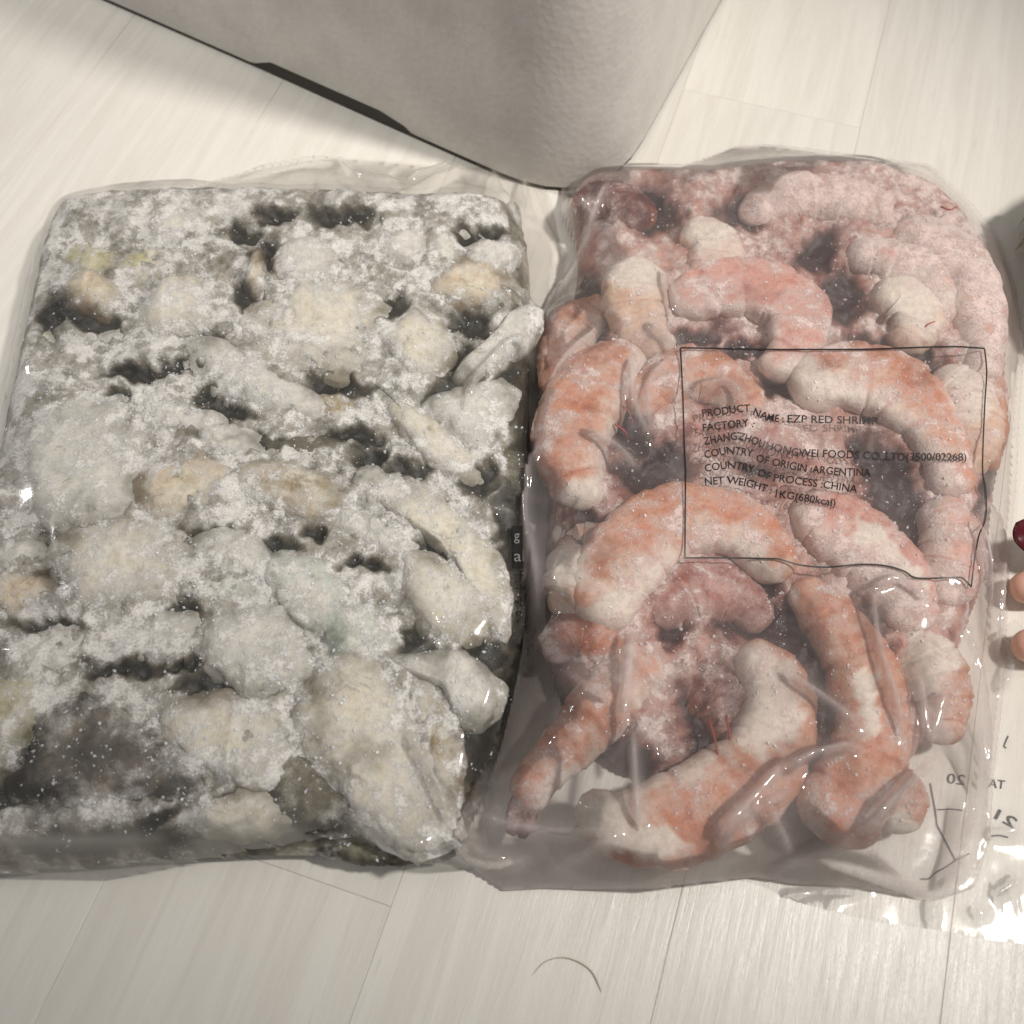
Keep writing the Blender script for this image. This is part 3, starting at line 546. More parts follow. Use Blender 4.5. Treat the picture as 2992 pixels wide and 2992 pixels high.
shrimp([(1155, 560), (1085, 615), (1055, 690), (1060, 760)], [30, 44, 44, 28], SH['deep'], 'brownish shrimp behind the hazy film at the upper left side', .014, flip=1, frost=-.05, tone0=.05)
shrimp([(1780, 600), (1850, 700), (1870, 800), (1862, 880)], [26, 36, 34, 24], SH['deep'], 'orange shrimp pressed against the right side of the bag', .014, flip=-1, frost=.0, tone0=-.2)
shrimp([(1165, 1010), (1110, 1010), (1040, 1000)], [24, 30, 26], SH['deep'], 'thin brown shrimp end in the gap left of the big arch', .012, flip=1, frost=-.1)

JUICE_R = food('frozen_shrimp_glaze', (S(190, 138, 122), S(158, 104, 94), S(122, 74, 70)), md, -.03, .15, .25, FR_R)
slab('frozen_glaze', [(1085, 365), (1180, 335), (1330, 335), (1480, 320), (1640, 325), (1760, 370), (1850, 470), (1890, 610), (1890, 800), (1870, 950), (1850, 1100), (1800, 1240), (1740, 1400), (1680, 1450), (1560, 1440), (1440, 1450), (1300, 1480), (1160, 1440), (1060, 1330), (1030, 1180), (1030, 1040), (1040, 860), (1050, 700), (1090, 520)],
     .0195, .014, JUICE_R, 'slab of dark red frosted glaze between the shrimp in the right bag', 'frozen glaze', DARK_R, 'R')

# bits among the oysters
def strand(name, pts, w0, w1, mat, label, cat, zf, parent=None):
    P = catmull(np.array([[*G(x, y, zf)[:2], zf] for x, y in pts]), 36); V = []
    for i, p in enumerate(P):
        t = P[min(i + 1, 35)] - P[max(i - 1, 0)]; s = np.array([t[1], -t[0], 0]); s /= np.linalg.norm(s) + 1e-12
        u = i / 35; w_ = (w0 + (w1 - w0) * u) * min(1, 6 * u + .25, 6 * (1 - u) + .25)
        for k in range(6): a = k * math.pi / 3; V.append(p + s * math.cos(a) * w_ + np.array([0, 0, math.sin(a) * w_]))
    Fc = [(i * 6 + k, i * 6 + (k + 1) % 6, (i + 1) * 6 + (k + 1) % 6, (i + 1) * 6 + k) for i in range(35) for k in range(6)] + [tuple(reversed(range(6))), tuple(range(210, 216))]
    o = mesh(name, V, Fc, mat, parent); return tag(o, label, cat) if label else o
strand('thread', [(1552, 2853), (1590, 2812), (1639, 2798), (1688, 2810), (1730, 2841), (1758, 2899)], .00008, .00030, plain('brown_thread', S(178, 166, 150), .5), 'thin curved brown thread lying on the floor below the bags', 'thread', .0004)
lump(oval(483, 512, 15, 40, 8), OY['tan'], 'tan shell scrap standing between the yellow stained and the domed white oyster', z0=.0245, h=.006, amp=.0003, name='shell_scrap', cat='shell scrap', group='')

# ------------------------------------------------------------------ film
def bvh_of(objs):
    V, Fc = [], []
    bpy.context.view_layer.update()
    for o in objs:
        n0 = len(V); mw = o.matrix_world; V += [mw @ v.co for v in o.data.vertices]; Fc += [tuple(n0 + i for i in p.vertices) for p in o.data.polygons]
    return BVHTree.FromPolygons(V, Fc)
def drape(poly, side, res, cling, under=None, edge=.0010, iters=650):
    P = np.array([G(x, y, z)[:2] for x, y, z in poly])
    f = Field(P, res); bv = bvh_of(CONTENT[side]); ob = np.full(f.X.shape, .0008)
    for j, i in zip(*np.nonzero(f.ins)):
        h = bv.ray_cast(Vector((f.X[j, i], f.Y[j, i], .2)), Vector((0, 0, -1)))
        if h[0] is not None: ob[j, i] = max(ob[j, i], h[0].z + .0005)
    if under is not None:
        inside = in_poly(f.X, f.Y, under.poly); ob = np.where(inside, np.maximum(ob, under.at(f.X, f.Y) + .0006), ob)
    ob = np.where(f.ins & (f.d > res), ob, np.minimum(ob, .004)); f.ob = ob
    raw = ob.copy()
    for k in range(3): ob = np.maximum.reduce([ob, np.roll(ob, 1, 0), np.roll(ob, -1, 0), np.roll(ob, 1, 1), np.roll(ob, -1, 1)])
    for k in range(14): ob = .5 * ob + .125 * (np.roll(ob, 1, 0) + np.roll(ob, -1, 0) + np.roll(ob, 1, 1) + np.roll(ob, -1, 1))
    ob = np.where(f.ins & (f.d > 2 * res), np.maximum(ob, raw), np.minimum(raw, .004)); f.ob = ob
    Z = ob.copy(); fixed = ~f.ins
    Z[fixed] = edge
    for k in range(iters):
        A = .25 * (np.roll(Z, 1, 0) + np.roll(Z, -1, 0) + np.roll(Z, 1, 1) + np.roll(Z, -1, 1)) - cling
        Z = np.where(fixed, Z, np.maximum(A, ob))
    for k in range(4): Z = np.where(fixed, Z, np.maximum(.5 * Z + .125 * (np.roll(Z, 1, 0) + np.roll(Z, -1, 0) + np.roll(Z, 1, 1) + np.roll(Z, -1, 1)), raw))
    f.Z = Z; return f
def ridges(f, lst):
    f.fold = np.zeros_like(f.Z)
    for pts, h, wd in lst:
        P = catmull(np.array([G(x, y, z)[:2] for x, y, z in pts]), 24)
        d, bx, by = seg_near(f.X, f.Y, P, False)
        L = np.linalg.norm(P[-1] - P[0]); e = np.minimum(np.hypot(bx - P[0, 0], by - P[0, 1]), np.hypot(bx - P[-1, 0], by - P[-1, 1]))
        f.Z = np.where(f.ins, f.Z + h * np.exp(-np.abs(d / wd) ** 1.5) * np.clip(e / (L * .25) + .15, 0, 1), f.Z)
        f.fold = np.maximum(f.fold, f.ins * min(1, h / .004) * (.65 * np.exp(-(d / (wd * .8)) ** 2) + .35 * np.exp(-(d / (wd * 2.6)) ** 2)) * np.clip(e / (L * .25) + .1, 0, 1))  # thin core and wide band also paint lamp glints along the crease
def crumple(f, amp, sc, seed, edge=.006):
    pos = np.stack([f.X.ravel(), f.Y.ravel(), f.Z.ravel()], 1)
    n1 = np.abs(fbm(pos * np.array([1.0, .55, 1]), sc, 2, seed)).reshape(f.X.shape)
    f.Z = np.where(f.ins, f.Z + amp * np.clip(.55 - n1, 0, 1) ** 2 * 3 * np.clip(f.d / edge, .2, 1), f.Z)
FILM_L = film_mat('clear_film', .045, S(232, 228, 220), .10, .6, .40); FILM_R = film_mat('hazy_film', .13, S(234, 222, 220), .075, .9, .55)
FILM_B = film_mat('clear_back_film', .07, S(232, 230, 228), .12, .6, .4)

bagL = empty('oyster_bag', tuple(GD(480, 1000, 0))); tag(bagL, 'clear plastic bag holding the frosted grey white oysters, left of the shrimp', 'plastic bag')
bagR = empty('shrimp_bag', tuple(GD(1450, 950, 0))); tag(bagR, 'hazy clear plastic bag of pink frozen shrimp with a black printed box', 'plastic bag')
def under(o, root):                     # keep world place when parenting
    o.parent = root; o.matrix_parent_inverse = Matrix.Translation(-Vector(root.location)); return o
b = .002
polyL = [(140, 640, b), (235, 572, .004), (400, 570, b), (560, 545, b), (680, 510, b), (880, 460, .004), (990, 456, b), (1120, 465, b), (1250, 480, b), (1370, 478, b), (1450, 480, b), (1545, 490, b), (1600, 560, b), (1625, 700, b), (1610, 900, b), (1590, 1100, b), (1575, 1400, b), (1560, 1700, b), (1510, 1950, b), (1450, 2200, b), (1420, 2400, b), (1440, 2535, b),
         (1300, 2548, b), (1180, 2530, b), (1080, 2490, b), (960, 2478, b), (760, 2500, b), (560, 2530, b), (340, 2570, b), (60, 2565, b), (-150, 2560, b), (-190, 2300, b), (-170, 1900, b), (-60, 1500, b), (20, 1150, b), (70, 900, b)]
fL = drape(polyL, 'L', .0012, .22e-5)
z3 = .031
ridges(fL, [
 ([(690, 515, .004), (850, 465, .004), (990, 457, .004)], .0035, .0018), ([(990, 460, .004), (1040, 535, .004), (1130, 560, .004), (1190, 575, .004)], .0045, .0016),
 ([(1190, 572, .006), (1260, 530, .006), (1330, 480, .004)], .008, .0024), ([(1440, 485, .004), (1455, 560, .006), (1500, 690, .01)], .004, .0014), ([(1530, 500, .004), (1535, 600, .006), (1520, 720, .01)], .004, .0014),
 ([(1180, 840, z3), (1260, 920, z3), (1300, 960, z3)], .0012, .0012), ([(1470, 838, .028), (1530, 850, .026), (1560, 885, .022)], .0045, .0011),
 ([(1500, 1005, .026), (1430, 1070, .028), (1395, 1110, .028), (1365, 1200, .028)], .0045, .0011), ([(1495, 1010, .026), (1530, 1030, .022), (1545, 1090, .014)], .0042, .0011),
 ([(1150, 1660, z3), (1240, 1760, z3), (1285, 1830, z3)], .0036, .0012), ([(1180, 1930, z3), (1240, 1890, z3), (1290, 1860, z3)], .002, .0013),
 ([(1190, 2150, z3), (1245, 2230, z3), (1290, 2330, z3), (1320, 2420, .02)], .0052, .0014), ([(1440, 1500, .024), (1480, 1515, .02), (1505, 1545, .012)], .0028, .0012),
 ([(0, 2500, .004), (300, 2500, .004), (560, 2490, .004)], .004, .003), ([(520, 2520, .004), (800, 2470, .004), (1000, 2480, .004)], .004, .003), ([(1030, 2440, .006), (1150, 2500, .004), (1300, 2530, .004)], .004, .003),
 ([(330, 600, .01), (480, 590, .01), (640, 600, .01)], .002, .002), ([(280, 620, .016), (420, 605, .014)], .0015, .0015)])
crumple(fL, .0004, 40, 2)
for f_ in (fL,): f_.fold = np.maximum(f_.fold, f_.ins * .5 * np.exp(-(f_.d / .0011) ** 2))
fo = under(fL.build('film', FILM_L, None, {'fold': fL.fold}), bagL)

polyR = [(1560, 1250, b), (1585, 1090, b), (1570, 960, b), (1615, 850, b), (1690, 760, b), (1640, 650, b), (1640, 540, b), (1720, 492, b), (1850, 478, b), (2000, 482, b), (2080, 455, b), (2150, 425, b), (2260, 420, b), (2500, 452, b), (2720, 478, b), (2840, 590, b), (2925, 700, b), (2968, 850, b), (2990, 1050, b), (2975, 1250, b), (2965, 1450, b), (2955, 1560, b), (2945, 1700, b), (2935, 2000, b), (2905, 2250, b), (2895, 2450, b), (2850, 2595, b),
         (2740, 2632, b), (2640, 2618, b), (2480, 2590, b), (2330, 2585, b), (2200, 2565, b), (2050, 2585, b), (1900, 2605, b), (1720, 2600, b), (1600, 2595, b), (1470, 2602, b), (1390, 2545, b), (1318, 2480, .010), (1330, 2430, .014), (1400, 2230, .02), (1470, 2060, .02), (1530, 1930, .014), (1545, 1860, .010), (1520, 1750, .01), (1508, 1600, .01), (1520, 1450, .008)]
fR = drape(polyR, 'R', .0012, .42e-5, fL, .0012)
z4 = .031
ridges(fR, [
 ([(1770, 600, .012), (1700, 730, .012), (1600, 880, .012)], .004, .0014), ([(1750, 970, .022), (1650, 1080, .018), (1600, 1180, .014)], .0035, .0014), ([(1850, 1030, z4), (1850, 1150, z4), (1905, 1275, z4)], .0045, .0015), ([(1960, 1030, z4), (1900, 1110, z4), (1905, 1270, z4)], .003, .0012),
 ([(1940, 770, z4), (1980, 880, z4), (1990, 920, z4)], .003, .0016), ([(1900, 930, z4), (1960, 980, z4), (1980, 1000, z4)], .004, .0014), ([(1700, 1255, .028), (1800, 1300, .028), (1870, 1375, .028)], .0035, .0014), ([(2030, 1120, .028), (2130, 1110, .028), (2190, 1180, .028)], .0025, .0013),
 ([(1850, 1820, z4), (1830, 2050, z4), (1850, 2120, z4)], .0035, .002), ([(1850, 2110, z4), (1860, 2340, z4), (1880, 2420, .026)], .005, .0015), ([(1900, 2080, z4), (1925, 2200, z4)], .0025, .0013),
 ([(1640, 1960, .02), (1720, 2010, .024), (1800, 2050, .026)], .002, .0014), ([(1555, 1300, .012), (1530, 1500, .012), (1560, 1700, .014), (1560, 1900, .016)], .003, .0016),
 ([(2270, 2290, .02), (2340, 2225, .024), (2440, 2190, .026), (2510, 2180, .026)], .005, .0016), ([(2290, 2230, .02), (2160, 2370, .014), (2040, 2480, .006)], .0045, .002), ([(2290, 1960, .028), (2430, 2060, .028), (2510, 2130, .026)], .0035, .0018),
 ([(2550, 1720, .028), (2555, 1850, .028), (2605, 2090, .022), (2620, 2180, .02)], .005, .0014), ([(2650, 2000, .016), (2680, 2180, .012), (2720, 2050, .012)], .004, .0014), ([(2700, 2240, .010), (2560, 2360, .008), (2450, 2480, .006)], .006, .002), ([(2550, 1715, .028), (2620, 1700, .026), (2700, 1780, .02)], .0025, .0012),
 ([(2830, 1545, .02), (2850, 1610, .02), (2870, 1680, .02), (2905, 1790, .016)], .0055, .0013), ([(2830, 1545, .02), (2870, 1500, .016), (2930, 1560, .01), (2930, 1700, .008), (2920, 1900, .006)], .004, .0013), ([(2720, 1850, .018), (2770, 1830, .016), (2810, 1900, .012), (2880, 2150, .006), (2870, 2380, .004)], .0045, .0014),
 ([(1410, 2400, .012), (1520, 2440, .006), (1780, 2470, .006)], .004, .0014), ([(1330, 2470, .01), (1470, 2530, .004), (1560, 2520, .004)], .003, .0012), ([(1600, 2545, .003), (1750, 2500, .004), (1800, 2470, .006)], .003, .0018), ([(2060, 2530, .003), (2120, 2440, .006), (2300, 2330, .01)], .003, .002),
 ([(2180, 2370, .008), (2290, 2520, .003)], .004, .0013), ([(2240, 2550, .003), (2420, 2505, .005), (2470, 2500, .005)], .003, .0013), ([(2475, 2500, .005), (2600, 2570, .004), (2740, 2625, .003)], .0045, .0015), ([(2840, 2300, .004), (2800, 2500, .004), (2740, 2620, .003)], .004, .0016), ([(2830, 2130, .006), (2870, 2300, .004)], .004, .0014)])
crumple(fR, .0006, 40, 8)
# heat-seal embossing on the bottom flap
sx, sy = G(2110, 2470)[:2]
dd = np.hypot((fR.X - sx) / .011, (fR.Y - sy) / .008); fR.Z += np.where(fR.ins, .0004 * np.exp(-dd ** 4) * np.sign(np.sin((fR.X * .6 + fR.Y) / .00042)), 0)
fR.fold = np.maximum(fR.fold, fR.ins * .7 * np.exp(-(fR.d / .0012) ** 2))
fro = under(fR.build('film', FILM_R, None, {'fold': fR.fold}), bagR)

polyB = [(2130, 2560, b), (2240, 2590, b), (2360, 2640, b), (2560, 2690, b), (2740, 2715, b), (2900, 2745, b), (3150, 2775, b), (3200, 2300, b), (3150, 1950, b), (3000, 1780, .01), (2900, 1850, .01), (2820, 2000, b), (2600, 2300, b), (2300, 2500, b)]
PB = np.array([G(x, y, z)[:2] for x, y, z in polyB]); fB = Field(PB, .0012); fB.Z[:] = .0011
cr = fbm(np.stack([fB.X.ravel(), fB.Y.ravel(), fB.Z.ravel()], 1), 45, 2, 5).reshape(fB.X.shape)
fB.Z = np.where(fB.ins, .0010 + np.clip(cr, 0, 1) * .0008, .0006)
inR = in_poly(fB.X, fB.Y, fR.poly); fB.Z = np.where(inR, np.minimum(fB.Z, np.maximum(.0004, fR.at(fB.X, fB.Y) - .0006)), fB.Z)
ridges(fB, [([(2240, 2620, b), (2420, 2605, b), (2540, 2600, b)], .0035, .0014), ([(2430, 2640, b), (2450, 2580, b)], .003, .001), ([(2722, 2625, b), (2726, 2700, b)], .0025, .0014), ([(2850, 2640, b), (2880, 2690, b)], .0015, .0025), ([(2935, 1830, .01), (2985, 1870, .01), (2990, 1900, .01)], .004, .0012), ([(2990, 1890, .01), (2960, 1950, .006), (2930, 2015, .004)], .005, .0013), ([(2900, 2620, b), (2990, 2560, b)], .003, .0014), ([(2880, 2440, b), (3000, 2420, b)], .002, .002)])
fB.Z = np.where(fB.ins, fB.Z, .0006)
dd = np.hypot((fB.X - G(2950, 2615)[0]) / .010, (fB.Y - G(2950, 2615)[1]) / .005); fB.Z += np.where(fB.ins, .0005 * np.exp(-dd ** 4) * np.sign(np.sin(fB.X / .00032)), 0)
under(fB.build('back_film', FILM_B, None, {'fold': fB.fold}), bagR)

# ------------------------------------------------------------------ print on the film
def on_film(px, py, f, lift=.0004, z=.025):
    px, py = np.broadcast_arrays(np.asarray(px, float), np.asarray(py, float)); Z = np.full(px.shape, z)
    d = FWD[None] * F + RT[None] * (px.ravel() - 1496)[:, None] - UP[None] * (py.ravel() - 1496)[:, None]; Z = Z.ravel()
    for k in range(14):
        Pw = CAM + d * ((Z - CAM[2]) / d[:, 2])[:, None]; Z = .5 * Z + .5 * (f.at(Pw[:, 0], Pw[:, 1]) + lift)
    return CAM + d * ((Z - CAM[2]) / d[:, 2])[:, None]
def stroke(name, pts, wpx, f, mat, parent, step=6, lift=.0004):
    P = np.array(pts, float); seg = np.hypot(*np.diff(P, axis=0).T); L = np.r_[0, np.cumsum(seg)]; n = max(2, int(L[-1] / step))
    t = np.linspace(0, L[-1], n); X, Y = np.interp(t, L, P[:, 0]), np.interp(t, L, P[:, 1])
    tx, ty = np.gradient(X), np.gradient(Y); m = np.hypot(tx, ty); nx, ny = -ty / m * wpx / 2, tx / m * wpx / 2
    A = on_film(np.r_[X + nx, X - nx], np.r_[Y + ny, Y - ny], f, lift)
    return under(mesh(name, A, [(i, i + 1, n + i + 1, n + i) for i in range(n - 1)], mat, None, False), parent)
def smooth_pts(pts, n=40): return catmull(np.array(pts, float), n)
FONTS = None
def text_line(name, body, base, cap, f, mat, parent, lift=.00045, xs=None, bold=0.0, mirror=False, stretch=None):
    """letters laid along a baseline traced in photo pixels; cap = capital height"""
    cu = bpy.data.curves.new(name, 'FONT'); cu.body = body; cu.size = 1.0; cu.resolution_u = 3; cu.offset = bold
    to = bpy.data.objects.new('tmp', cu); COL.objects.link(to); dg = bpy.context.evaluated_depsgraph_get(); dg.update()
    me = bpy.data.meshes.new_from_object(to.evaluated_get(dg)); bpy.data.objects.remove(to); bpy.data.curves.remove(cu)
    V = np.array([v.co[:2] for v in me.vertices]); Fc = [tuple(p.vertices) for p in me.polygons]; bpy.data.meshes.remove(me)
    V[:, 0] -= V[:, 0].min(); wid = V[:, 0].max(); hgt = .70
    B = np.array(base, float); L = np.r_[0, np.cumsum(np.hypot(*np.diff(B, axis=0).T))]
    s = V[:, 0] / wid * L[-1]
    if mirror: s = L[-1] - s
    bx, by = np.interp(s, L, B[:, 0]), np.interp(s, L, B[:, 1]); e = 3.0
    dx, dy = np.interp(s + e, L, B[:, 0]) - np.interp(s - e, L, B[:, 0]), np.interp(s + e, L, B[:, 1]) - np.interp(s - e, L, B[:, 1]); m = np.hypot(dx, dy) + 1e-9
    h = V[:, 1] / hgt * cap
    A = on_film(bx + dy / m * h, by - dx / m * h, f, lift)
    return under(mesh(name, A, Fc, mat, None, False), parent)
frame = [(1988, 1016), (2242, 1021), (2514, 1021), (2747, 1013), (2805, 1013), (2877, 1018)]
stroke('printed_frame', frame, 4.6, fR, INK, bagR)
stroke('printed_frame', smooth_pts([(2877, 1018), (2883, 1090), (2877, 1189), (2871, 1364), (2879, 1422), (2882, 1469), (2879, 1519), (2861, 1562), (2853, 1601), (2846, 1643), (2838, 1715)], 80), 4.2, fR, INK, bagR)
stroke('printed_frame', smooth_pts([(2838, 1715), (2822, 1697), (2812, 1689), (2795, 1687), (2681, 1689), (2642, 1669), (2587, 1653), (2514, 1649), (2417, 1657), (2339, 1651), (2277, 1634), (2242, 1632), (2120, 1630), (1999, 1630)], 110), 4.8, fR, INK, bagR)
stroke('printed_frame', [(1988, 1016), (1995, 1150), (1999, 1294), (2003, 1372), (2001, 1630)], 4.6, fR, INK, bagR)
cp = 22
for body, base in (
 ('PRODUCT', [(2053, 1218), (2110, 1212), (2160, 1204), (2192, 1203)]), ('NAME :', [(2199, 1212), (2240, 1228), (2275, 1234), (2290, 1234)]), ('EZP RED SHRIMP', [(2301, 1234), (2400, 1236), (2564, 1240)]),
 ('FACTORY :', [(2055, 1261), (2120, 1252), (2191, 1245), (2201, 1249)]),
 ('ZHANGZHOU', [(2058, 1300), (2110, 1290), (2160, 1283), (2200, 1297), (2230, 1309)]), ('HONGWEI FOODS CO.,LTD(3500/02268)', [(2237, 1311), (2320, 1331), (2378, 1335), (2494, 1339), (2630, 1345), (2824, 1346)]),
 ('COUNTRY', [(2060, 1339), (2100, 1331), (2137, 1325), (2199, 1335)]), ('OF ORIGIN :ARGENTINA', [(2208, 1347), (2250, 1358), (2347, 1378), (2452, 1389), (2545, 1391)]),
 ('COUNTRY', [(2061, 1379), (2100, 1372), (2141, 1368), (2203, 1381)]), ('OF PROCESS :CHINA', [(2212, 1387), (2256, 1405), (2393, 1424), (2504, 1440)]),
 ('NET WEIGHT :', [(2061, 1418), (2129, 1412), (2190, 1423), (2238, 1438), (2252, 1443)]), ('1KG(680kcal)', [(2265, 1452), (2327, 1461), (2440, 1480)])):
    text_line('printed_text', body, base, cp, fR, INK, bagR, bold=.012)
class Low:
    def at(s, x, y): return np.full(np.shape(x), -.0001)
LOW = Low()
# print on the back sheet, seen mirrored through the film
stroke('back_print', [(2718, 2288), (2733, 2370), (2738, 2411), (2792, 2514), (2770, 2530), (2730, 2552), (2715, 2568), (2690, 2569)], 4.5, LOW, INKG, bagR)
stroke('back_print', [(2792, 2514), (2832, 2494)], 5, LOW, INK, bagR); stroke('back_print', [(2738, 2366), (2780, 2364), (2815, 2368)], 3.5, LOW, INKG, bagR)
stroke('back_print', smooth_pts([(1542, 2434), (1586, 2421), (1608, 2431), (1640, 2438), (1665, 2436), (1687, 2412)]), 4, LOW, INKG, bagR)
text_line('back_print', '20', [(2766, 2288), (2818, 2294)], 30, LOW, INKG, bagR, mirror=True)
stroke('back_print', smooth_pts([(2897, 2443), (2920, 2441), (2946, 2447)]), 4, LOW, INKG, bagR); stroke('back_print', [(2946, 2150), (2933, 2180), (2940, 2186)], 4, LOW, INK, bagR)
text_line('back_print', '21', [(2905, 2390), (2962, 2420)], 30, LOW, INK, bagR, mirror=True, bold=.01)
text_line('back_print', 'TA', [(2888, 2300), (2935, 2306)], 26, LOW, INK, bagR, mirror=True)
# dark printed strip on the side of the oyster bag
def patch(name, x0, x1, y0, y1, f, mat, parent, lift):
    xs, ys = np.linspace(x0, x1, 10), np.linspace(y0, y1, 30); XX, YY = np.meshgrid(xs, ys); XX = XX + (YY - y0) * .02
    A = on_film(XX.ravel(), YY.ravel(), f, lift, .01)
    return under(mesh(name, A, [(j * 10 + i, j * 10 + i + 1, (j + 1) * 10 + i + 1, (j + 1) * 10 + i) for j in range(29) for i in range(9)], mat, None, True), parent)
patch('printed_panel', 1496, 1552, 1536, 1660, fL, plain('black_print', (.008, .008, .008, 1), .4), bagL, .0004)
text_line('printed_text', 'g', [(1502, 1578), (1518, 1578)], 30, fL, WHITEINK, bagL, .0009)
text_line('printed_text', 'al', [(1502, 1640), (1532, 1640)], 34, fL, WHITEINK, bagL, .0009)
text_line('printed_text', '%', [(1508, 1818), (1546, 1815)], 34, fL, INK, bagL, .0005)
for yy in (1680, 1720, 1760): stroke('printed_text', [(1500, yy), (1520, yy - 2), (1545, yy)], 3, fL, INK, bagL); stroke('printed_text', [(1522, yy - 14), (1522, yy + 14)], 3, fL, INK, bagL)
h = strand('hair', [(1092, 1122), (1130, 1150), (1172, 1192)], .00016, .00012, INK, 'short black hair on the bag over the oysters', 'hair', .0345)

# ------------------------------------------------------------------ loose frost grains
def grains(name, side, count, mat, label, box, seed):
    bv = bvh_of(CONTENT[side]); r = np.random.default_rng(seed); V, Fc = [], []; k = 0; tries = 0
    while k < count and tries < count * 8:
        tries += 1
        x, y = r.uniform(box[0], box[2]), r.uniform(box[1], box[3])
        if noise.noise(Vector((x * .018, y * .018, seed))) + .9 * noise.noise(Vector((x * .07, y * .07, seed + 4))) < r.uniform(-.15, .6): continue
        p = GD(x, y, .027); hh = bv.ray_cast(Vector((p[0], p[1], .2)), Vector((0, 0, -1)))
        if hh[0] is None or hh[0].z < .008: continue
        s = .00011 + .00055 * r.random() ** 4; q = hh[0] + Vector((0, 0, s * .3)); e = r.normal(size=(3, 3)); e, _ = np.linalg.qr(e); e = e * (s * r.uniform(.6, 1.5, 3))[:, None]
        n0 = len(V)
        for a in range(3): V.append(np.array(q) + e[a]); V.append(np.array(q) - e[a])
        for a, b_, c in ((0, 2, 4), (2, 1, 4), (1, 3, 4), (3, 0, 4), (2, 0, 5), (1, 2, 5), (3, 1, 5), (0, 3, 5)): Fc.append((n0 + a, n0 + b_, n0 + c))
        k += 1
    o = mesh(name, V, Fc, mat, None, False); tag(o, label, 'frost', kind='stuff')
GR = plain('frost_grain', (.80, .79, .80, 1), .35, .3); GRR = plain('frost_grain_pink', (.80, .72, .71, 1), .3, .3)
grains('frost', 'L', 8000, GR, 'white frost grains scattered over the oysters', (-10, 390, 1000, 1610), 3)
grains('frost', 'R', 5000, GRR, 'pinkish frost grains scattered over the shrimp', (1040, 340, 1880, 1580), 11)

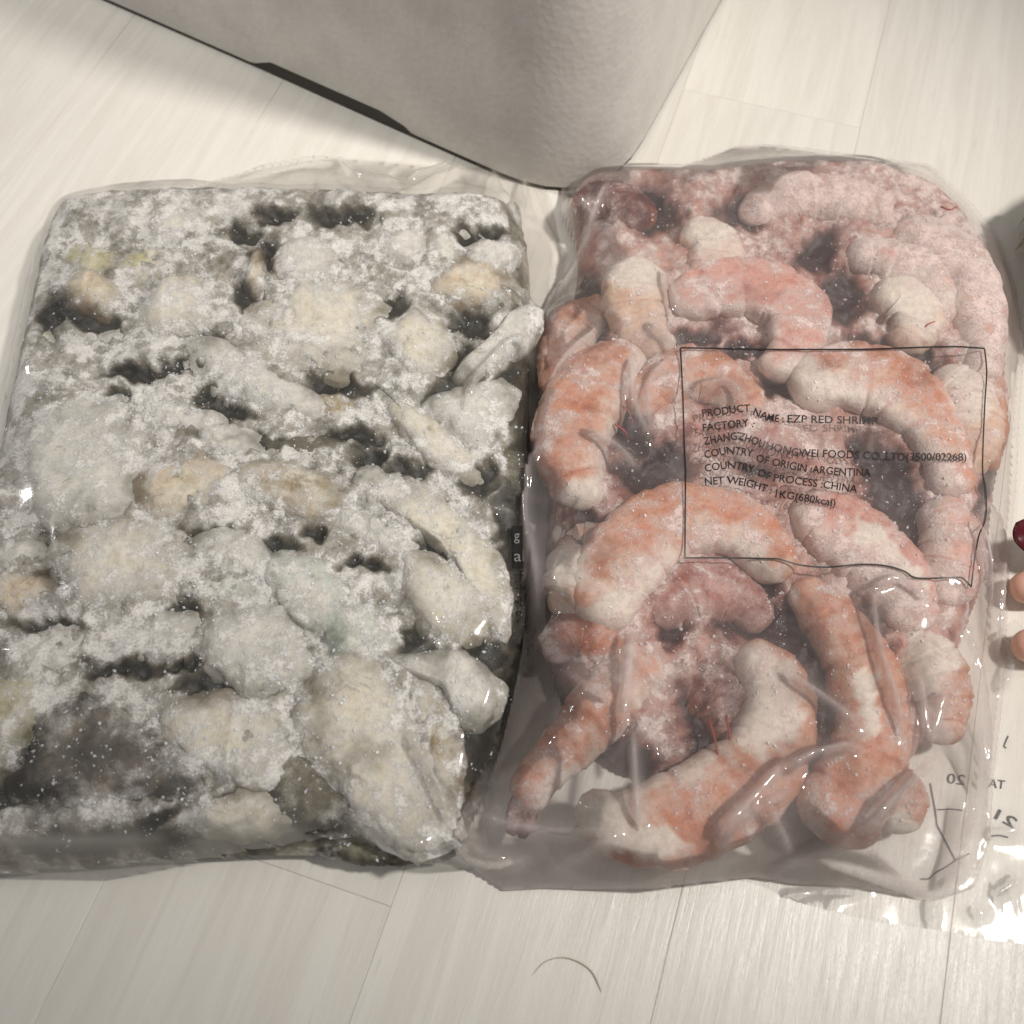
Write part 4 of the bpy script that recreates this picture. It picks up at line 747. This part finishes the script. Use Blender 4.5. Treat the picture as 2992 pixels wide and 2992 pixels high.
# ------------------------------------------------------------------ person at the right edge
def person():
    root = empty('person', (.30, -.04, 0)); tag(root, 'person at the right edge holding the shrimp bag, dark red thumb nail showing', 'person')
    J = {'w': (.385, -.095, .075, .027), 'p': (.325, -.062, .055, .030), 't0': (.311, -.024, .058, .015), 't1': (.268, -.016, .052, .0115), 't2': (.232, -.016, .036, .0100), 't3': (.1980, -.0178, .0190, .0078),
         'i0': (.282, -.036, .042, .0115), 'i1': (.246, -.031, .023, .0088), 'i2': (.212, -.031, .0125, .0078), 'i3': (.1845, -.0335, .0085, .0066),
         'm0': (.284, -.056, .040, .0115), 'm1': (.246, -.054, .021, .0090), 'm2': (.208, -.055, .0115, .0079), 'm3': (.1800, -.0560, .0085, .0068),
         'r0': (.288, -.075, .038, .0110), 'r1': (.254, -.078, .020, .0085), 'r2': (.228, -.082, .012, .0075), 'r3': (.206, -.086, .0088, .0064),
         'l0': (.296, -.092, .036, .0100), 'l1': (.270, -.099, .021, .0074), 'l2': (.250, -.104, .013, .0065), 'l3': (.233, -.109, .0088, .0055)}
    E = ['w p', 'p t0', 't0 t1', 't1 t2', 't2 t3'] + [e for f in 'imrl' for e in ('p %s0' % f, '%s0 %s1' % (f, f), '%s1 %s2' % (f, f), '%s2 %s3' % (f, f))]
    J = {k: (v[0] - .0000, v[1] - .004, v[2], v[3]) for k, v in J.items()}; J['a'] = (.62, -.22, .16, .036); E.append('a w')
    bm = bmesh.new(); lay = bm.verts.layers.skin.verify(); vs = {}
    for k, (x, y, z, r) in J.items():
        v = bm.verts.new((x - .30, y + .04, z)); v[lay].radius = (r, r); vs[k] = v; v[lay].use_root = (k == 'p')
    for e in E: a, b_ = e.split(); bm.edges.new((vs[a], vs[b_]))
    me = bpy.data.meshes.new('hand'); bm.to_mesh(me); bm.free()
    sk = material('skin'); m, nt, out = sk; n = N(nt); pos = n('NewGeometry').outputs['Position']; p = n('BsdfPrincipled')
    n.put(p.inputs['Base Color'], n.mix(n.noise(pos, 70, 4, .6), S(224, 184, 162), S(208, 160, 140))); p.inputs['Roughness'].default_value = .45
    p.inputs['Subsurface Weight'].default_value = .3; p.inputs['Subsurface Scale'].default_value = .004
    bp = n('Bump'); bp.inputs['Strength'].default_value = .3; bp.inputs['Distance'].default_value = .0005; n.put(bp.inputs['Height'], n.noise(pos, 600, 3, .6)); n.put(p.inputs['Normal'], bp.outputs[0]); nt.links.new(p.outputs[0], out.inputs[0])
    o = link('hand', me, m, root); o.modifiers.new('skin', 'SKIN').use_smooth_shade = True; sb = o.modifiers.new('sub', 'SUBSURF'); sb.levels = sb.render_levels = 2
    # thumb nail: a curved oval plate on top of the last joint
    V = []; Fc = []; cx, cy = .1955, -.0218
    for i in range(17):
        for j in range(13):
            u, v = -1 + i / 8, -1 + j / 6; r = max(abs(u), abs(v)); q = r / (math.hypot(u, v) + 1e-9) if r > 0 else 0; u2, v2 = u * (q * .7 + .3) , v * (q * .7 + .3)
            x, y = cx + u2 * .0105, cy + v2 * .0072
            V.append((x - .30, y + .04, .0272 + .42 * (x - cx) - 28 * (y - cy) ** 2 - 18 * (x - cx) ** 2))
    for i in range(16):
        for j in range(12): a = i * 13 + j; Fc.append((a, a + 13, a + 14, a + 1))
    nl = mesh('thumb_nail', V, Fc, plain('dark_red_polish', S(92, 12, 28), .18), root); so = nl.modifiers.new('thick', 'SOLIDIFY'); so.thickness = .0008; so.offset = 0
    nl['label'] = 'dark red painted thumb nail'
    # trouser knee beside the bag
    P = np.array([G(x, y)[:2] for x, y in ((2962, 700), (3020, 640), (3200, 560), (3700, 500), (3900, 900), (3500, 1150), (3150, 1120), (3010, 960))]); P = catmull(P, 80, True); f = Field(P, .003); q = np.clip(f.d / .10, 0, 1)
    pos = np.stack([f.X.ravel(), f.Y.ravel(), f.Z.ravel()], 1); fold = fbm(pos, 22, 3, 6).reshape(f.X.shape)
    f.Z = np.where(f.ins, .001 + .12 * np.sqrt(np.clip(1 - (1 - q) ** 2, 0, 1)) + fold * .008 * np.minimum(1, q * 6), .001)
    m2, nt2, out2 = material('olive_grey_cloth'); n = N(nt2); pos = n('NewGeometry').outputs['Position']; p = n('BsdfPrincipled'); p.inputs['Roughness'].default_value = .9
    n.put(p.inputs['Base Color'], n.mix(n.noise(pos, 900, 2, .6), S(158, 152, 132), S(140, 134, 116))); nt2.links.new(p.outputs[0], out2.inputs[0])
    under(f.build('trousers', m2), root)
person()
